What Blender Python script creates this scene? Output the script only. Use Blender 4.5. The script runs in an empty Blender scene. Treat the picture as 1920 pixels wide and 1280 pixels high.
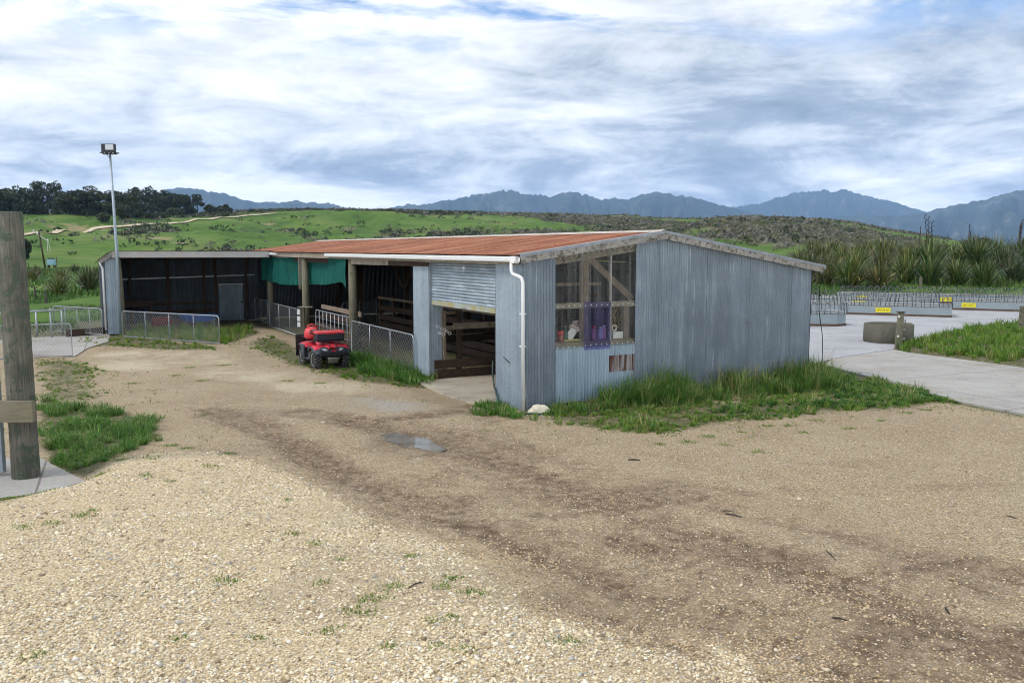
import bpy, math, random
import numpy as np
from mathutils import Vector, Matrix, noise as mnoise

random.seed(7)
rng = np.random.default_rng(7)
R = math.radians
scene = bpy.context.scene
C = scene.collection

# ------------------------------------------------------------------ camera
CAM_H = 3.7
F_PX, CX, CY, HY = 1600.0, 960.0, 640.0, 466.0
PITCH = math.atan((CY - HY) / F_PX)
cam_d = bpy.data.cameras.new('camera')
cam_d.sensor_width = 36.0
cam_d.lens = F_PX / 1920.0 * 36.0
cam_d.clip_start = 0.1
cam_d.clip_end = 60000.0
cam = bpy.data.objects.new('camera', cam_d)
cam.location = (0, 0, CAM_H)
cam.rotation_euler = (math.pi / 2 - PITCH, 0, 0)
C.objects.link(cam)
scene.camera = cam

# ------------------------------------------------------------------ light
SUN_DIR = Vector((-0.62, -0.34, 0.80)).normalized()      # towards the sun
world = bpy.data.worlds.new('World')
scene.world = world
world.use_nodes = True


def build_world():
    nt = world.node_tree
    nt.nodes.clear()
    N, Lk = nt.nodes.new, nt.links.new
    out = N('ShaderNodeOutputWorld')
    bg = N('ShaderNodeBackground')
    bg.inputs['Strength'].default_value = 0.08
    Lk(bg.outputs[0], out.inputs[0])
    sky = N('ShaderNodeTexSky')
    sky.sky_type = 'NISHITA'
    sky.sun_disc = False
    sky.sun_elevation = math.asin(SUN_DIR.z)
    sky.sun_rotation = math.atan2(SUN_DIR.x, SUN_DIR.y)
    sky.air_density = 1.0
    sky.dust_density = 0.0
    sky.ozone_density = 3.0
    tc = N('ShaderNodeTexCoord')
    sep = N('ShaderNodeSeparateXYZ')
    Lk(tc.outputs['Generated'], sep.inputs[0])

    def m(op, a, b=None, c=None, clamp=False):
        n = N('ShaderNodeMath')
        n.operation = op
        n.use_clamp = clamp
        for i, v in enumerate((a, b, c)):
            if v is None:
                continue
            if isinstance(v, (int, float)):
                n.inputs[i].default_value = v
            else:
                Lk(v, n.inputs[i])
        return n.outputs[0]
    zc = m('ADD', m('MAXIMUM', sep.outputs['Z'], 0.0), 0.10)
    px = m('DIVIDE', sep.outputs['X'], zc)
    py = m('DIVIDE', sep.outputs['Y'], zc)
    comb = N('ShaderNodeCombineXYZ')
    Lk(px, comb.inputs[0])
    Lk(py, comb.inputs[1])

    def noise(scale, detail, rough, dist, sx=1.0, sy=1.0, loc=(0, 0, 0)):
        mp = N('ShaderNodeMapping')
        mp.inputs['Scale'].default_value = (sx, sy, 1)
        mp.inputs['Location'].default_value = loc
        Lk(comb.outputs[0], mp.inputs[0])
        n = N('ShaderNodeTexNoise')
        n.inputs['Scale'].default_value = scale
        n.inputs['Detail'].default_value = detail
        n.inputs['Roughness'].default_value = rough
        n.inputs['Distortion'].default_value = dist
        Lk(mp.outputs[0], n.inputs['Vector'])
        return n.outputs['Fac']

    def ramp(fac, pts):
        r = N('ShaderNodeValToRGB')
        e = r.color_ramp.elements
        while len(e) > 1:
            e.remove(e[-1])
        for i, (p, col) in enumerate(pts):
            el = e[0] if i == 0 else e.new(p)
            el.position = p
            el.color = (*col, 1)
        Lk(fac, r.inputs[0])
        return r.outputs[0]
    # big soft sheets drawn out sideways, streaks, and smaller puffs low down
    n1 = noise(0.50, 6, 0.56, 0.5, 0.85, 1.0, (SKY[0], SKY[1], 0))
    n2 = noise(1.7, 8, 0.66, 0.6, 0.95, 1.0, (9.0, 4.0, 2.0))
    mp = N('ShaderNodeMapping')
    mp.inputs['Scale'].default_value = (6.0, 6.0, 17.0)
    Lk(tc.outputs['Generated'], mp.inputs[0])
    pn = N('ShaderNodeTexNoise')
    pn.inputs['Scale'].default_value = 1.0
    pn.inputs['Detail'].default_value = 7
    pn.inputs['Roughness'].default_value = 0.66
    pn.inputs['Distortion'].default_value = 0.5
    Lk(mp.outputs[0], pn.inputs['Vector'])
    puff = pn.outputs['Fac']
    z = sep.outputs['Z']
    low = ramp(z, [(0.05, (1, 1, 1)), (0.14, (.62, .62, .62)), (0.30, (.42, .42, .42))])
    band = ramp(z, [(0.00, (.56, .56, .56)), (0.05, (.54, .54, .54)), (0.095, (.43, .43, .43)), (0.135, (.42, .42, .42)), (0.185, (.56, .56, .56)), (0.25, (.58, .58, .58))])
    detail = m('ADD', m('MULTIPLY', n2, m('SUBTRACT', 1.0, low)), m('MULTIPLY', puff, low))
    shade = m('ADD', m('MULTIPLY', n1, m('MULTIPLY_ADD', low, -0.25, 0.62)), m('MULTIPLY', detail, m('MULTIPLY_ADD', low, 0.25, 0.38)))
    shade = m('MULTIPLY_ADD', m('SUBTRACT', shade, 0.5), 2.1, 0.50)
    shade = m('ADD', shade, m('SUBTRACT', band, 0.5))
    cloud = ramp(shade, [(0.18, (2.2, 2.65, 3.35)), (0.32, (3.5, 4.0, 4.7)), (0.42, (5.7, 6.1, 6.6)),
                         (0.52, (7.9, 8.1, 8.3)), (0.62, (10.0, 10.0, 9.9)), (0.74, (11.4, 11.3, 11.0))])
    glow = ramp(z, [(0.0, (1, 1, 1)), (0.05, (.78, .78, .78)), (0.11, (.30, .30, .30)), (0.20, (0, 0, 0))])
    gm = N('ShaderNodeVectorMath')
    gm.operation = 'SCALE'
    Lk(cloud, gm.inputs[0])
    Lk(m('MULTIPLY_ADD', glow, 1.15, 1.0), gm.inputs['Scale'])
    cloud = gm.outputs[0]
    n3 = noise(1.3, 6, 0.62, 0.5, 0.8, 1.0, (GAP[0], GAP[1], 5.0))
    gap = ramp(n3, [(0.52, (0, 0, 0)), (0.62, (.95, .95, .95))])
    gapz = ramp(z, [(0.19, (0, 0, 0)), (0.26, (1, 1, 1))])
    mix = N('ShaderNodeMixRGB')
    Lk(m('MULTIPLY', gap, gapz), mix.inputs[0])
    Lk(cloud, mix.inputs[1])
    tint = N('ShaderNodeMixRGB')
    tint.blend_type = 'MULTIPLY'
    tint.inputs[0].default_value = 1.0
    tint.inputs[2].default_value = (0.62, 0.95, 1.25, 1)
    Lk(sky.outputs[0], tint.inputs[1])
    Lk(tint.outputs[0], mix.inputs[2])
    Lk(mix.outputs[0], bg.inputs['Color'])
    try:
        world.cycles.sampling_method = 'MANUAL'
        world.cycles.sample_map_resolution = 512
    except Exception:
        pass


SKY, GAP = (2.2, 9.4), (2.0, 2.0)
build_world()
sun_d = bpy.data.lights.new('sun', 'SUN')
sun_d.energy = 1.5
sun_d.angle = R(11)
sun_d.color = (1.0, 0.95, 0.87)
sun = bpy.data.objects.new('sun', sun_d)
sun.rotation_euler = (-SUN_DIR).to_track_quat('-Z', 'Y').to_euler()
sun.location = (0, 0, 40)
C.objects.link(sun)

vs = scene.view_settings
vs.view_transform = 'Standard'
vs.look = 'None'
vs.exposure = 0.80
vs.gamma = 1.0
vs.use_curve_mapping = False

cy = scene.cycles if hasattr(scene, 'cycles') else None
if cy:
    cy.filter_width = 1.05
    cy.max_bounces = 5
    cy.diffuse_bounces = 3
    cy.use_light_tree = False
    cy.use_adaptive_sampling = True
    cy.adaptive_threshold = 0.03
    cy.glossy_bounces = 2
    cy.transmission_bounces = 4
    cy.transparent_max_bounces = 12

# ------------------------------------------------------------------ geometry of the place
AZ = R(28.5)
O = np.array([0.291, 19.109, 0.0])                       # near corner of the shed
U = np.array([-math.sin(AZ), math.cos(AZ), 0.0])         # along the open front, away
V = np.array([math.cos(AZ), math.sin(AZ), 0.0])          # along the gable wall, to the right


def W(v, u, z=0.0):
    p = O + v * V + u * U
    return Vector((p[0], p[1], z))


def ray(x, y):
    a, b = (x - CX) / F_PX, -(y - CY) / F_PX
    return np.array([a, math.cos(PITCH) + b * math.sin(PITCH), -math.sin(PITCH) + b * math.cos(PITCH)])


def G(x, y, z=0.0):
    """survey point of the photograph -> place on the level z"""
    d = ray(x, y)
    t = (z - CAM_H) / d[2]
    return Vector((t * d[0], t * d[1], z))


def GU(x, y):
    p = np.array(G(x, y)) - O
    return float(p @ V), float(p @ U)


# ------------------------------------------------------------------ object helpers
def tag(o, label=None, cat=None, group=None, kind=None):
    if label:
        o['label'] = label
    if cat:
        o['category'] = cat
    if group:
        o['group'] = group
    if kind:
        o['kind'] = kind
    return o


def empty(name, loc=(0, 0, 0), rz=0.0, parent=None):
    o = bpy.data.objects.new(name, None)
    o.empty_display_size = 0.3
    o.location = loc
    o.rotation_euler = (0, 0, rz)
    if parent:
        o.parent = parent
    C.objects.link(o)
    return o


class MB:
    def __init__(self):
        self.v, self.f = [], []

    def add(self, verts, faces):
        b = len(self.v)
        self.v += [tuple(p) for p in verts]
        self.f += [tuple(i + b for i in f) for f in faces]
        return self

    def box(self, c, s, rot=None):
        hx, hy, hz = s[0] / 2, s[1] / 2, s[2] / 2
        pts = [Vector((x, y, z)) for x in (-hx, hx) for y in (-hy, hy) for z in (-hz, hz)]
        if rot is not None:
            pts = [rot @ p for p in pts]
        c = Vector(c)
        return self.add([p + c for p in pts],
                        [(0, 1, 3, 2), (4, 6, 7, 5), (0, 4, 5, 1), (2, 3, 7, 6), (0, 2, 6, 4), (1, 5, 7, 3)])

    def beam(self, p0, p1, w, h, up=(0, 0, 1)):
        p0, p1 = Vector(p0), Vector(p1)
        d = (p1 - p0).normalized()
        up = Vector(up)
        if abs(d.dot(up)) > 0.98:
            up = Vector((0, 1, 0))
        s = d.cross(up).normalized() * (w / 2)
        t = s.cross(d).normalized() * (h / 2)
        pts = []
        for p in (p0, p1):
            pts += [p - s - t, p + s - t, p + s + t, p - s + t]
        return self.add(pts, [(0, 3, 2, 1), (4, 5, 6, 7), (0, 1, 5, 4), (1, 2, 6, 5), (2, 3, 7, 6), (3, 0, 4, 7)])

    def path(self, pts, r, n=6, cap=True, radii=None):
        pts = [Vector(p) for p in pts]
        k = len(pts)
        rings = []
        ref = None
        for i, p in enumerate(pts):
            d = (pts[min(i + 1, k - 1)] - pts[max(i - 1, 0)]).normalized()
            if ref is None:
                ref = Vector((0, 0, 1)) if abs(d.z) < 0.9 else Vector((1, 0, 0))
            a = d.cross(ref).normalized()
            b = a.cross(d).normalized()
            ref = b
            rr = radii[i] if radii else r
            rings.append([p + (a * math.cos(t) + b * math.sin(t)) * rr
                          for t in [2 * math.pi * j / n for j in range(n)]])
        verts = [q for ring in rings for q in ring]
        faces = []
        for i in range(k - 1):
            for j in range(n):
                j2 = (j + 1) % n
                faces.append((i * n + j, i * n + j2, (i + 1) * n + j2, (i + 1) * n + j))
        if cap:
            faces.append(tuple(range(n - 1, -1, -1)))
            faces.append(tuple((k - 1) * n + j for j in range(n)))
        return self.add(verts, faces)

    def tube(self, p0, p1, r0, r1=None, n=8):
        return self.path([p0, p1], r0, n, True, [r0, r0 if r1 is None else r1])

    def lathe(self, prof, n=20, c=(0, 0, 0), axis='z', closed=False):
        verts, faces = [], []
        c = Vector(c)
        for (r, h) in prof:
            for j in range(n):
                t = 2 * math.pi * j / n
                a, b = r * math.cos(t), r * math.sin(t)
                p = {'z': (a, b, h), 'x': (h, a, b), 'y': (b, h, a)}[axis]
                verts.append(Vector(p) + c)
        k = len(prof)
        for i in range(k - 1 + (1 if closed else 0)):
            i2 = (i + 1) % k
            for j in range(n):
                j2 = (j + 1) % n
                faces.append((i * n + j, i * n + j2, i2 * n + j2, i2 * n + j))
        if not closed:
            if prof[0][0] > 1e-5:
                faces.append(tuple(range(n - 1, -1, -1)))
            if prof[-1][0] > 1e-5:
                faces.append(tuple((k - 1) * n + j for j in range(n)))
        return self.add(verts, faces)

    def grid(self, fn, nu, nv):
        verts = [fn(i / nu, j / nv) for i in range(nu + 1) for j in range(nv + 1)]
        faces = [(i * (nv + 1) + j, (i + 1) * (nv + 1) + j, (i + 1) * (nv + 1) + j + 1, i * (nv + 1) + j + 1)
                 for i in range(nu) for j in range(nv)]
        return self.add(verts, faces)

    def mesh(self, name, mat=None, smooth=False):
        me = bpy.data.meshes.new(name)
        me.from_pydata(self.v, [], self.f)
        if mat:
            me.materials.append(mat)
        if smooth:
            me.polygons.foreach_set('use_smooth', [True] * len(me.polygons))
        me.update()
        return me

    def build(self, name, mat, parent=None, smooth=False, loc=None, rz=None, bevel=0.0):
        o = bpy.data.objects.new(name, self.mesh(name, mat, smooth))
        if parent:
            o.parent = parent
        if loc is not None:
            o.location = loc
        if rz is not None:
            o.rotation_euler = (0, 0, rz)
        C.objects.link(o)
        if bevel > 0:
            b = o.modifiers.new('bevel', 'BEVEL')
            b.width = bevel
            b.segments = 2
            b.limit_method = 'ANGLE'
        return o


def inst(name, me, parent=None, loc=(0, 0, 0), rot=(0, 0, 0), scale=(1, 1, 1)):
    o = bpy.data.objects.new(name, me)
    if parent:
        o.parent = parent
    o.location = loc
    o.rotation_euler = rot
    o.scale = scale
    C.objects.link(o)
    return o


def copy_tree(o, parent=None):
    c = o.copy()
    C.objects.link(c)
    c.parent = parent
    for ch in o.children:
        copy_tree(ch, c)
    return c


def np_mesh(name, verts, faces_tri=None, faces_quad=None, mat=None, col=None, smooth=False, attrs=None):
    """verts (n,3); tri (a,3); quad (b,4); col (n,3) vertex colour"""
    me = bpy.data.meshes.new(name)
    nt = 0 if faces_tri is None else len(faces_tri)
    nq = 0 if faces_quad is None else len(faces_quad)
    me.vertices.add(len(verts))
    me.vertices.foreach_set('co', np.ascontiguousarray(verts, dtype=np.float32).ravel())
    loops = []
    if nt:
        loops.append(np.asarray(faces_tri, dtype=np.int32).ravel())
    if nq:
        loops.append(np.asarray(faces_quad, dtype=np.int32).ravel())
    loops = np.concatenate(loops)
    me.loops.add(len(loops))
    me.loops.foreach_set('vertex_index', loops)
    me.polygons.add(nt + nq)
    starts = np.concatenate([np.arange(nt) * 3, nt * 3 + np.arange(nq) * 4]).astype(np.int32)
    me.polygons.foreach_set('loop_start', starts)
    try:
        me.polygons.foreach_set('loop_total', np.concatenate([np.full(nt, 3), np.full(nq, 4)]).astype(np.int32))
    except Exception:
        pass
    if smooth:
        me.polygons.foreach_set('use_smooth', np.ones(nt + nq, dtype=bool))
    if col is not None:
        a = me.color_attributes.new('Col', 'FLOAT_COLOR', 'POINT')
        c4 = np.ones((len(verts), 4), dtype=np.float32)
        c4[:, :3] = col
        a.data.foreach_set('color', c4.ravel())
    for k, arr in (attrs or {}).items():
        a = me.attributes.new(k, 'FLOAT', 'POINT')
        a.data.foreach_set('value', np.ascontiguousarray(arr, dtype=np.float32))
    if mat:
        me.materials.append(mat)
    me.update(calc_edges=True)
    me.validate()
    return me


def np_obj(name, *a, **k):
    o = bpy.data.objects.new(name, np_mesh(name, *a, **k))
    C.objects.link(o)
    return o


# ------------------------------------------------------------------ materials
class NT:
    """small wrapper for node materials"""

    def __init__(self, name):
        self.mat = bpy.data.materials.new(name)
        self.mat.use_nodes = True
        self.nt = self.mat.node_tree
        self.nt.nodes.clear()
        self.out = self.n('ShaderNodeOutputMaterial')
        self.bsdf = self.n('ShaderNodeBsdfPrincipled')
        self.link(self.bsdf.outputs[0], self.out.inputs['Surface'])
        self.geo = self.n('ShaderNodeNewGeometry')
        self.pos = self.geo.outputs['Position']

    def n(self, t):
        return self.nt.nodes.new(t)

    def link(self, a, b):
        self.nt.links.new(a, b)

    def put(self, node, key, v):
        if isinstance(v, (int, float)):
            node.inputs[key].default_value = v
        elif isinstance(v, (tuple, list)):
            node.inputs[key].default_value = v if len(v) == 4 or node.inputs[key].type == 'VECTOR' else (*v, 1)
        else:
            self.link(v, node.inputs[key])

    def map(self, vec, scale=(1, 1, 1), loc=(0, 0, 0), rot=(0, 0, 0)):
        m = self.n('ShaderNodeMapping')
        m.inputs['Scale'].default_value = scale
        m.inputs['Location'].default_value = loc
        m.inputs['Rotation'].default_value = rot
        self.link(vec, m.inputs[0])
        return m.outputs[0]

    def noise(self, scale=1.0, detail=4, rough=0.55, dist=0.0, vec=None, color=False):
        n = self.n('ShaderNodeTexNoise')
        n.inputs['Scale'].default_value = scale
        n.inputs['Detail'].default_value = detail
        n.inputs['Roughness'].default_value = rough
        n.inputs['Distortion'].default_value = dist
        self.link(vec if vec is not None else self.pos, n.inputs['Vector'])
        return n.outputs['Color' if color else 'Fac']

    def voro(self, scale, vec=None, feature='F1'):
        n = self.n('ShaderNodeTexVoronoi')
        n.feature = feature
        n.inputs['Scale'].default_value = scale
        self.link(vec if vec is not None else self.pos, n.inputs['Vector'])
        return n

    def ramp(self, fac, pts, interp='LINEAR'):
        r = self.n('ShaderNodeValToRGB')
        r.color_ramp.interpolation = interp
        e = r.color_ramp.elements
        while len(e) > 1:
            e.remove(e[-1])
        for i, (p, c) in enumerate(pts):
            el = e[0] if i == 0 else e.new(p)
            el.position = p
            if isinstance(c, (int, float)):
                c = (c, c, c)
            el.color = (*c, 1)
        self.link(fac, r.inputs[0])
        return r.outputs[0]

    def mix(self, fac, a, b, mode='MIX'):
        m = self.n('ShaderNodeMixRGB')
        m.blend_type = mode
        self.put(m, 0, fac)
        self.put(m, 1, a)
        self.put(m, 2, b)
        return m.outputs[0]

    def math(self, op, a, b=0.0, clamp=False):
        m = self.n('ShaderNodeMath')
        m.operation = op
        m.use_clamp = clamp
        self.put(m, 0, a)
        self.put(m, 1, b)
        return m.outputs[0]

    def attr(self, name, out='Fac'):
        a = self.n('ShaderNodeAttribute')
        a.attribute_name = name
        return a.outputs[out]

    def rand(self):
        return self.n('ShaderNodeObjectInfo').outputs['Random']

    def bump(self, height, strength=0.4, dist=0.02):
        b = self.n('ShaderNodeBump')
        b.inputs['Strength'].default_value = strength
        b.inputs['Distance'].default_value = dist
        self.link(height, b.inputs['Height'])
        self.link(b.outputs[0], self.bsdf.inputs['Normal'])

    def set(self, **k):
        for key, v in k.items():
            self.put(self.bsdf, key.replace('_', ' '), v)
        return self.mat


def simple(name, col, rough=0.6, metal=0.0, var=0.25, scale=6.0, spec=0.4, stretch=(1, 1, 1), bump=0.0):
    t = NT(name)
    n = t.noise(scale, 5, 0.6, 0.0, t.map(t.pos, stretch))
    c = t.mix(n, tuple(x * (1 - var) for x in col), tuple(min(1, x * (1 + var)) for x in col))
    t.set(Base_Color=c, Roughness=rough, Metallic=metal, Specular_IOR_Level=spec)
    if bump:
        t.bump(n, bump, 0.01)
    return t.mat


def galv(name, lo, mid, hi, rough=0.5, metal=0.35, stain=None, spec=0.5, stretch=(5.5, 5.5, 0.28), pale=0.0):
    """weathered zinc sheet: vertical streaks, spangle, per-sheet tone"""
    t = NT(name)
    streak = t.noise(1.0, 6, 0.65, 0.2, t.map(t.pos, stretch))
    blot = t.noise(1.3, 5, 0.6)
    sp = t.noise(55, 3, 0.7)
    f = t.math('ADD', t.math('MULTIPLY', streak, 0.42), t.math('MULTIPLY', blot, 0.30))
    f = t.math('ADD', f, t.math('MULTIPLY', sp, 0.28))
    c = t.ramp(f, [(0.34, lo), (0.5, mid), (0.62, hi), (0.70, tuple(min(1, x * 1.25) for x in hi))])
    r = t.math('ADD', t.math('MULTIPLY', t.rand(), 0.18), 0.91)
    vm = t.n('ShaderNodeVectorMath')
    vm.operation = 'SCALE'
    t.link(c, vm.inputs[0])
    t.link(r, vm.inputs['Scale'])
    c = vm.outputs[0]
    if pale:
        ps = t.noise(1.0, 5, 0.6, 0.1, t.map(t.pos, (10, 10, 0.22), (2, 9, 1)))
        pm = t.math('MULTIPLY', t.ramp(ps, [(0.60, 0.0), (0.68, pale)]), t.ramp(blot, [(0.42, 0.0), (0.56, 1.0)]))
        c = t.mix(pm, c, (.50, .58, .63))
        sk = t.noise(26, 4, 0.75)
        c = t.mix(t.ramp(sk, [(0.36, 0.35), (0.46, 0.0)]), c, (.06, .08, .11))
        c = t.mix(t.ramp(sk, [(0.60, 0.0), (0.70, 0.35)]), c, (.40, .46, .52))
    if stain:
        s = t.noise(1.0, 6, 0.7, 0.4, t.map(t.pos, (9, 9, 0.5), (4, 2, 7)))
        c = t.mix(t.ramp(s, [(stain[1], 0.0), (stain[1] + 0.10, 1.0)]), c, stain[0])
    t.set(Base_Color=c, Roughness=rough, Metallic=metal, Specular_IOR_Level=spec)
    return t.mat


def timber(name, lo, hi, lichen=None, stretch=(9, 9, 0.6), rough=0.85, lich_at=0.56):
    t = NT(name)
    g = t.noise(3.0, 6, 0.65, 0.3, t.map(t.pos, stretch))
    b = t.noise(2.2, 4, 0.6)
    c = t.ramp(t.math('ADD', t.math('MULTIPLY', g, 0.65), t.math('MULTIPLY', b, 0.35)), [(0.33, lo), (0.66, hi)])
    c = t.mix(t.math('MULTIPLY', t.rand(), 0.35), c, tuple(x * 0.7 for x in lo))
    if lichen:
        for i, (lc, at, sc) in enumerate(lichen):
            l = t.noise(sc, 6, 0.7, 0.3, t.map(t.pos, (1, 1, 1), (i * 7.3, 3.1, i)))
            c = t.mix(t.ramp(l, [(at, 0.0), (at + 0.05, 1.0)]), c, lc)
    t.set(Base_Color=c, Roughness=rough, Specular_IOR_Level=0.25)
    t.bump(g, 0.35, 0.006)
    return t.mat


M = {}
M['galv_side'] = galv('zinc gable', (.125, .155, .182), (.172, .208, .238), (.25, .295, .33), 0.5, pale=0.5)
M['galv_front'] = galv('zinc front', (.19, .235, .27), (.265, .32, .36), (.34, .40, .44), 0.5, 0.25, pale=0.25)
M['galv_low'] = galv('zinc below window', (.20, .27, .32), (.30, .38, .44), (.42, .50, .56), 0.45, 0.3,
                     stain=((.16, .07, .04), .70))
M['galv_rust'] = galv('zinc rusted', (.20, .13, .10), (.33, .29, .27), (.42, .43, .43), 0.7, 0.1,
                      stain=((.085, .026, .014), .47))
M['galv_in_shade'] = galv('zinc inside shaded', (.020, .025, .030), (.036, .045, .054), (.070, .085, .10), 0.6, 0.15)  # darker copy of the zinc, with the interior shade put into its colour
M['galv_roller'] = galv('zinc roller', (.22, .27, .31), (.34, .40, .45), (.60, .67, .72), 0.35, 0.55, stretch=(1.2, 1.2, 9.0))


def roof_mat():
    t = NT('rust red roof')
    a = t.noise(1.0, 6, 0.6, 0.2, t.map(t.pos, (0.9, 0.9, 0.9)))
    b = t.noise(9, 5, 0.7)
    c = t.ramp(t.math('ADD', t.math('MULTIPLY', a, 0.5), t.math('MULTIPLY', b, 0.5)),
               [(0.30, (.12, .045, .024)), (0.42, (.225, .082, .042)), (0.54, (.305, .122, .064)), (0.64, (.36, .17, .095)), (0.74, (.43, .27, .17))])
    sp = t.noise(14, 4, 0.75, 0.0, t.map(t.pos, (1, 1, 1), (5, 5, 5)))
    c = t.mix(t.ramp(sp, [(0.66, 0.0), (0.72, 0.8)]), c, (.50, .40, .32))
    vm = t.n('ShaderNodeVectorMath')
    vm.operation = 'SCALE'
    t.link(c, vm.inputs[0])
    t.link(t.math('ADD', t.math('MULTIPLY', t.rand(), 0.45), 0.75), vm.inputs['Scale'])
    t.set(Base_Color=vm.outputs[0], Roughness=0.75, Specular_IOR_Level=0.25)
    return t.mat


M['roof'] = roof_mat()
M['roof_grey'] = galv('old grey roof', (.10, .095, .09), (.17, .165, .16), (.26, .25, .24), 0.7, 0.1,
                      stain=((.14, .06, .035), .55))
M['flashing'] = galv('roof flashing', (.17, .18, .19), (.24, .255, .27), (.34, .355, .37), 0.5, 0.3)
M['ridge'] = galv('ridge cap', (.30, .20, .14), (.45, .40, .34), (.62, .58, .50), 0.6, 0.1, stain=((.38, .15, .07), .55))
M['barge'] = timber('lichened barge board', (.22, .20, .17), (.38, .355, .31),
                    [((.13, .12, .10), .52, 9), ((.10, .095, .04), .62, 3.5), ((.08, .072, .06), .60, 4)], (3, 3, 6))
M['fascia'] = timber('pale fascia board', (.40, .37, .34), (.58, .55, .52), [((.10, .09, .07), .66, 5)], (1.2, 1.2, 12))
M['lintel'] = timber('weathered beam', (.16, .13, .09), (.42, .38, .30), [((.10, .075, .05), .60, 4)], (2, 2, 10))
M['post'] = timber('treated round post', (.085, .078, .050), (.25, .225, .155), [((.075, .085, .045), .60, 4)], (9, 9, 0.6))
M['post_near'] = timber('mossy strainer post', (.034, .033, .027), (.17, .16, .125),
                        [((.055, .072, .050), .52, 5.0), ((.055, .024, .014), .68, 3.0), ((.15, .165, .13), .63, 16), ((.02, .018, .014), .66, 8)], (16, 16, 0.8))
M['rail_near'] = timber('sawn pine rail', (.13, .115, .075), (.25, .225, .16), [((.13, .09, .05), .70, 5)], (1.3, 1.3, 14))
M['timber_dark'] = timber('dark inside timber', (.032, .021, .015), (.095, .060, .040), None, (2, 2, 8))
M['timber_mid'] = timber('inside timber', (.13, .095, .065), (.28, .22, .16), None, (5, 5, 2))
M['white_pvc'] = simple('white plastic pipe', (.74, .74, .72), 0.4, 0, 0.06, 3)
M['pipe'] = simple('galvanised pipe', (.33, .355, .37), 0.42, 0.45, 0.2, 8)
M['wire'] = simple('galvanised wire', (.32, .335, .34), 0.5, 0.4, 0.15, 9)
M['hoop'] = simple('dull hoop steel', (.13, .14, .145), 0.55, 0.3, 0.25, 5)
M['pole'] = simple('galvanised pole', (.28, .33, .36), 0.45, 0.4, 0.2, 3)
M['black'] = simple('black plastic', (.012, .014, .018), 0.45, 0, 0.3, 8)
M['dark_grey'] = simple('dark grey plastic', (.035, .042, .052), 0.5, 0, 0.25, 8)
M['steel'] = simple('dull steel', (.30, .30, .28), 0.5, 0.5, 0.25, 12)


def dusty_red(name, col, rough):
    t = NT(name)
    d = t.noise(5.0, 6, 0.7, 0.3)
    f = t.noise(40, 4, 0.7)
    c = t.mix(t.ramp(d, [(0.46, 0.0), (0.72, 0.25)]), col, (.22, .15, .10))
    c = t.mix(t.ramp(f, [(0.62, 0.0), (0.72, 0.5)]), c, (.30, .22, .16))
    t.set(Base_Color=c, Roughness=t.math('ADD', rough, t.math('MULTIPLY', d, 0.25)), Specular_IOR_Level=0.45)
    return t.mat


M['red'] = dusty_red('red plastic', (.56, .020, .040), 0.28)
M['red2'] = dusty_red('faded red plastic', (.62, .042, .050), 0.32)
M['blue'] = simple('blue plastic', (.02, .13, .52), 0.4, 0, 0.1, 4)
M['rubber'] = simple('tyre rubber', (.022, .022, .022), 0.85, 0, 0.5, 18)
M['mud'] = simple('dusty rubber', (.115, .105, .09), 0.9, 0, 0.5, 14)
M['rim'] = simple('dusty rim', (.50, .49, .43), 0.6, 0.1, 0.25, 10)
M['white'] = simple('white paint', (.72, .72, .70), 0.5, 0, 0.08, 5)
M['bin_wall'] = simple('painted bin steel', (.26, .305, .32), 0.5, 0.15, 0.12, 2.5)
M['bin_base'] = simple('dung stained base', (.09, .055, .035), 0.9, 0, 0.5, 6)
M['yellow'] = simple('yellow sign', (.72, .62, .03), 0.5, 0, 0.05, 4)
M['ink'] = simple('dark print', (.05, .04, .01), 0.6, 0, 0.1, 4)
M['lens'] = simple('lamp glass', (.42, .45, .46), 0.08, 0.0, 0.05, 4, 0.8)
M['hose'] = simple('green hose', (.02, .045, .04), 0.45, 0, 0.3, 6)
M['wood_stick'] = simple('stick bark', (.055, .042, .032), 0.9, 0, 0.4, 20)
M['purple_plastic'] = simple('pale plastic', (.55, .45, .52), 0.4)
M['straw'] = simple('old twine', (.42, .30, .12), 0.9, 0, 0.3, 10)


def conc(name, lo, hi, stain, joints=False):
    t = NT(name)
    a = t.noise(0.55, 6, 0.6)
    b = t.noise(14, 5, 0.7)
    c = t.ramp(t.math('ADD', t.math('MULTIPLY', a, 0.6), t.math('MULTIPLY', b, 0.4)), [(0.32, lo), (0.64, hi)])
    s = t.noise(0.35, 6, 0.65, 0.6, t.map(t.pos, (1, 2.6, 1), (3, 8, 0)))
    c = t.mix(t.ramp(s, [(0.52, 0.0), (0.72, 0.75)]), c, stain)
    gr = t.noise(1.6, 7, 0.72, 0.4)
    c = t.mix(t.ramp(gr, [(0.56, 0.0), (0.70, 0.55)]), c, tuple(x * 0.62 for x in stain))
    if joints:
        br = t.n('ShaderNodeTexBrick')
        br.inputs['Scale'].default_value = 1.0
        br.inputs['Brick Width'].default_value = 5.2
        br.inputs['Row Height'].default_value = 4.4
        br.inputs['Mortar Size'].default_value = 0.022
        br.inputs['Mortar Smooth'].default_value = 0.3
        br.offset = 0.0
        t.link(t.map(t.pos, (1, 1, 1), (1.3, 0.4, 0), (0, 0, -0.43)), br.inputs['Vector'])
        c = t.mix(t.math('MULTIPLY', br.outputs['Fac'], 0.7), c, (.10, .09, .075))
    ag = t.voro(38).outputs['Color']
    c = t.mix(0.10, c, ag, 'OVERLAY')
    t.set(Base_Color=c, Roughness=0.85, Specular_IOR_Level=0.25)
    t.bump(b, 0.25, 0.006)
    return t.mat


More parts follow.
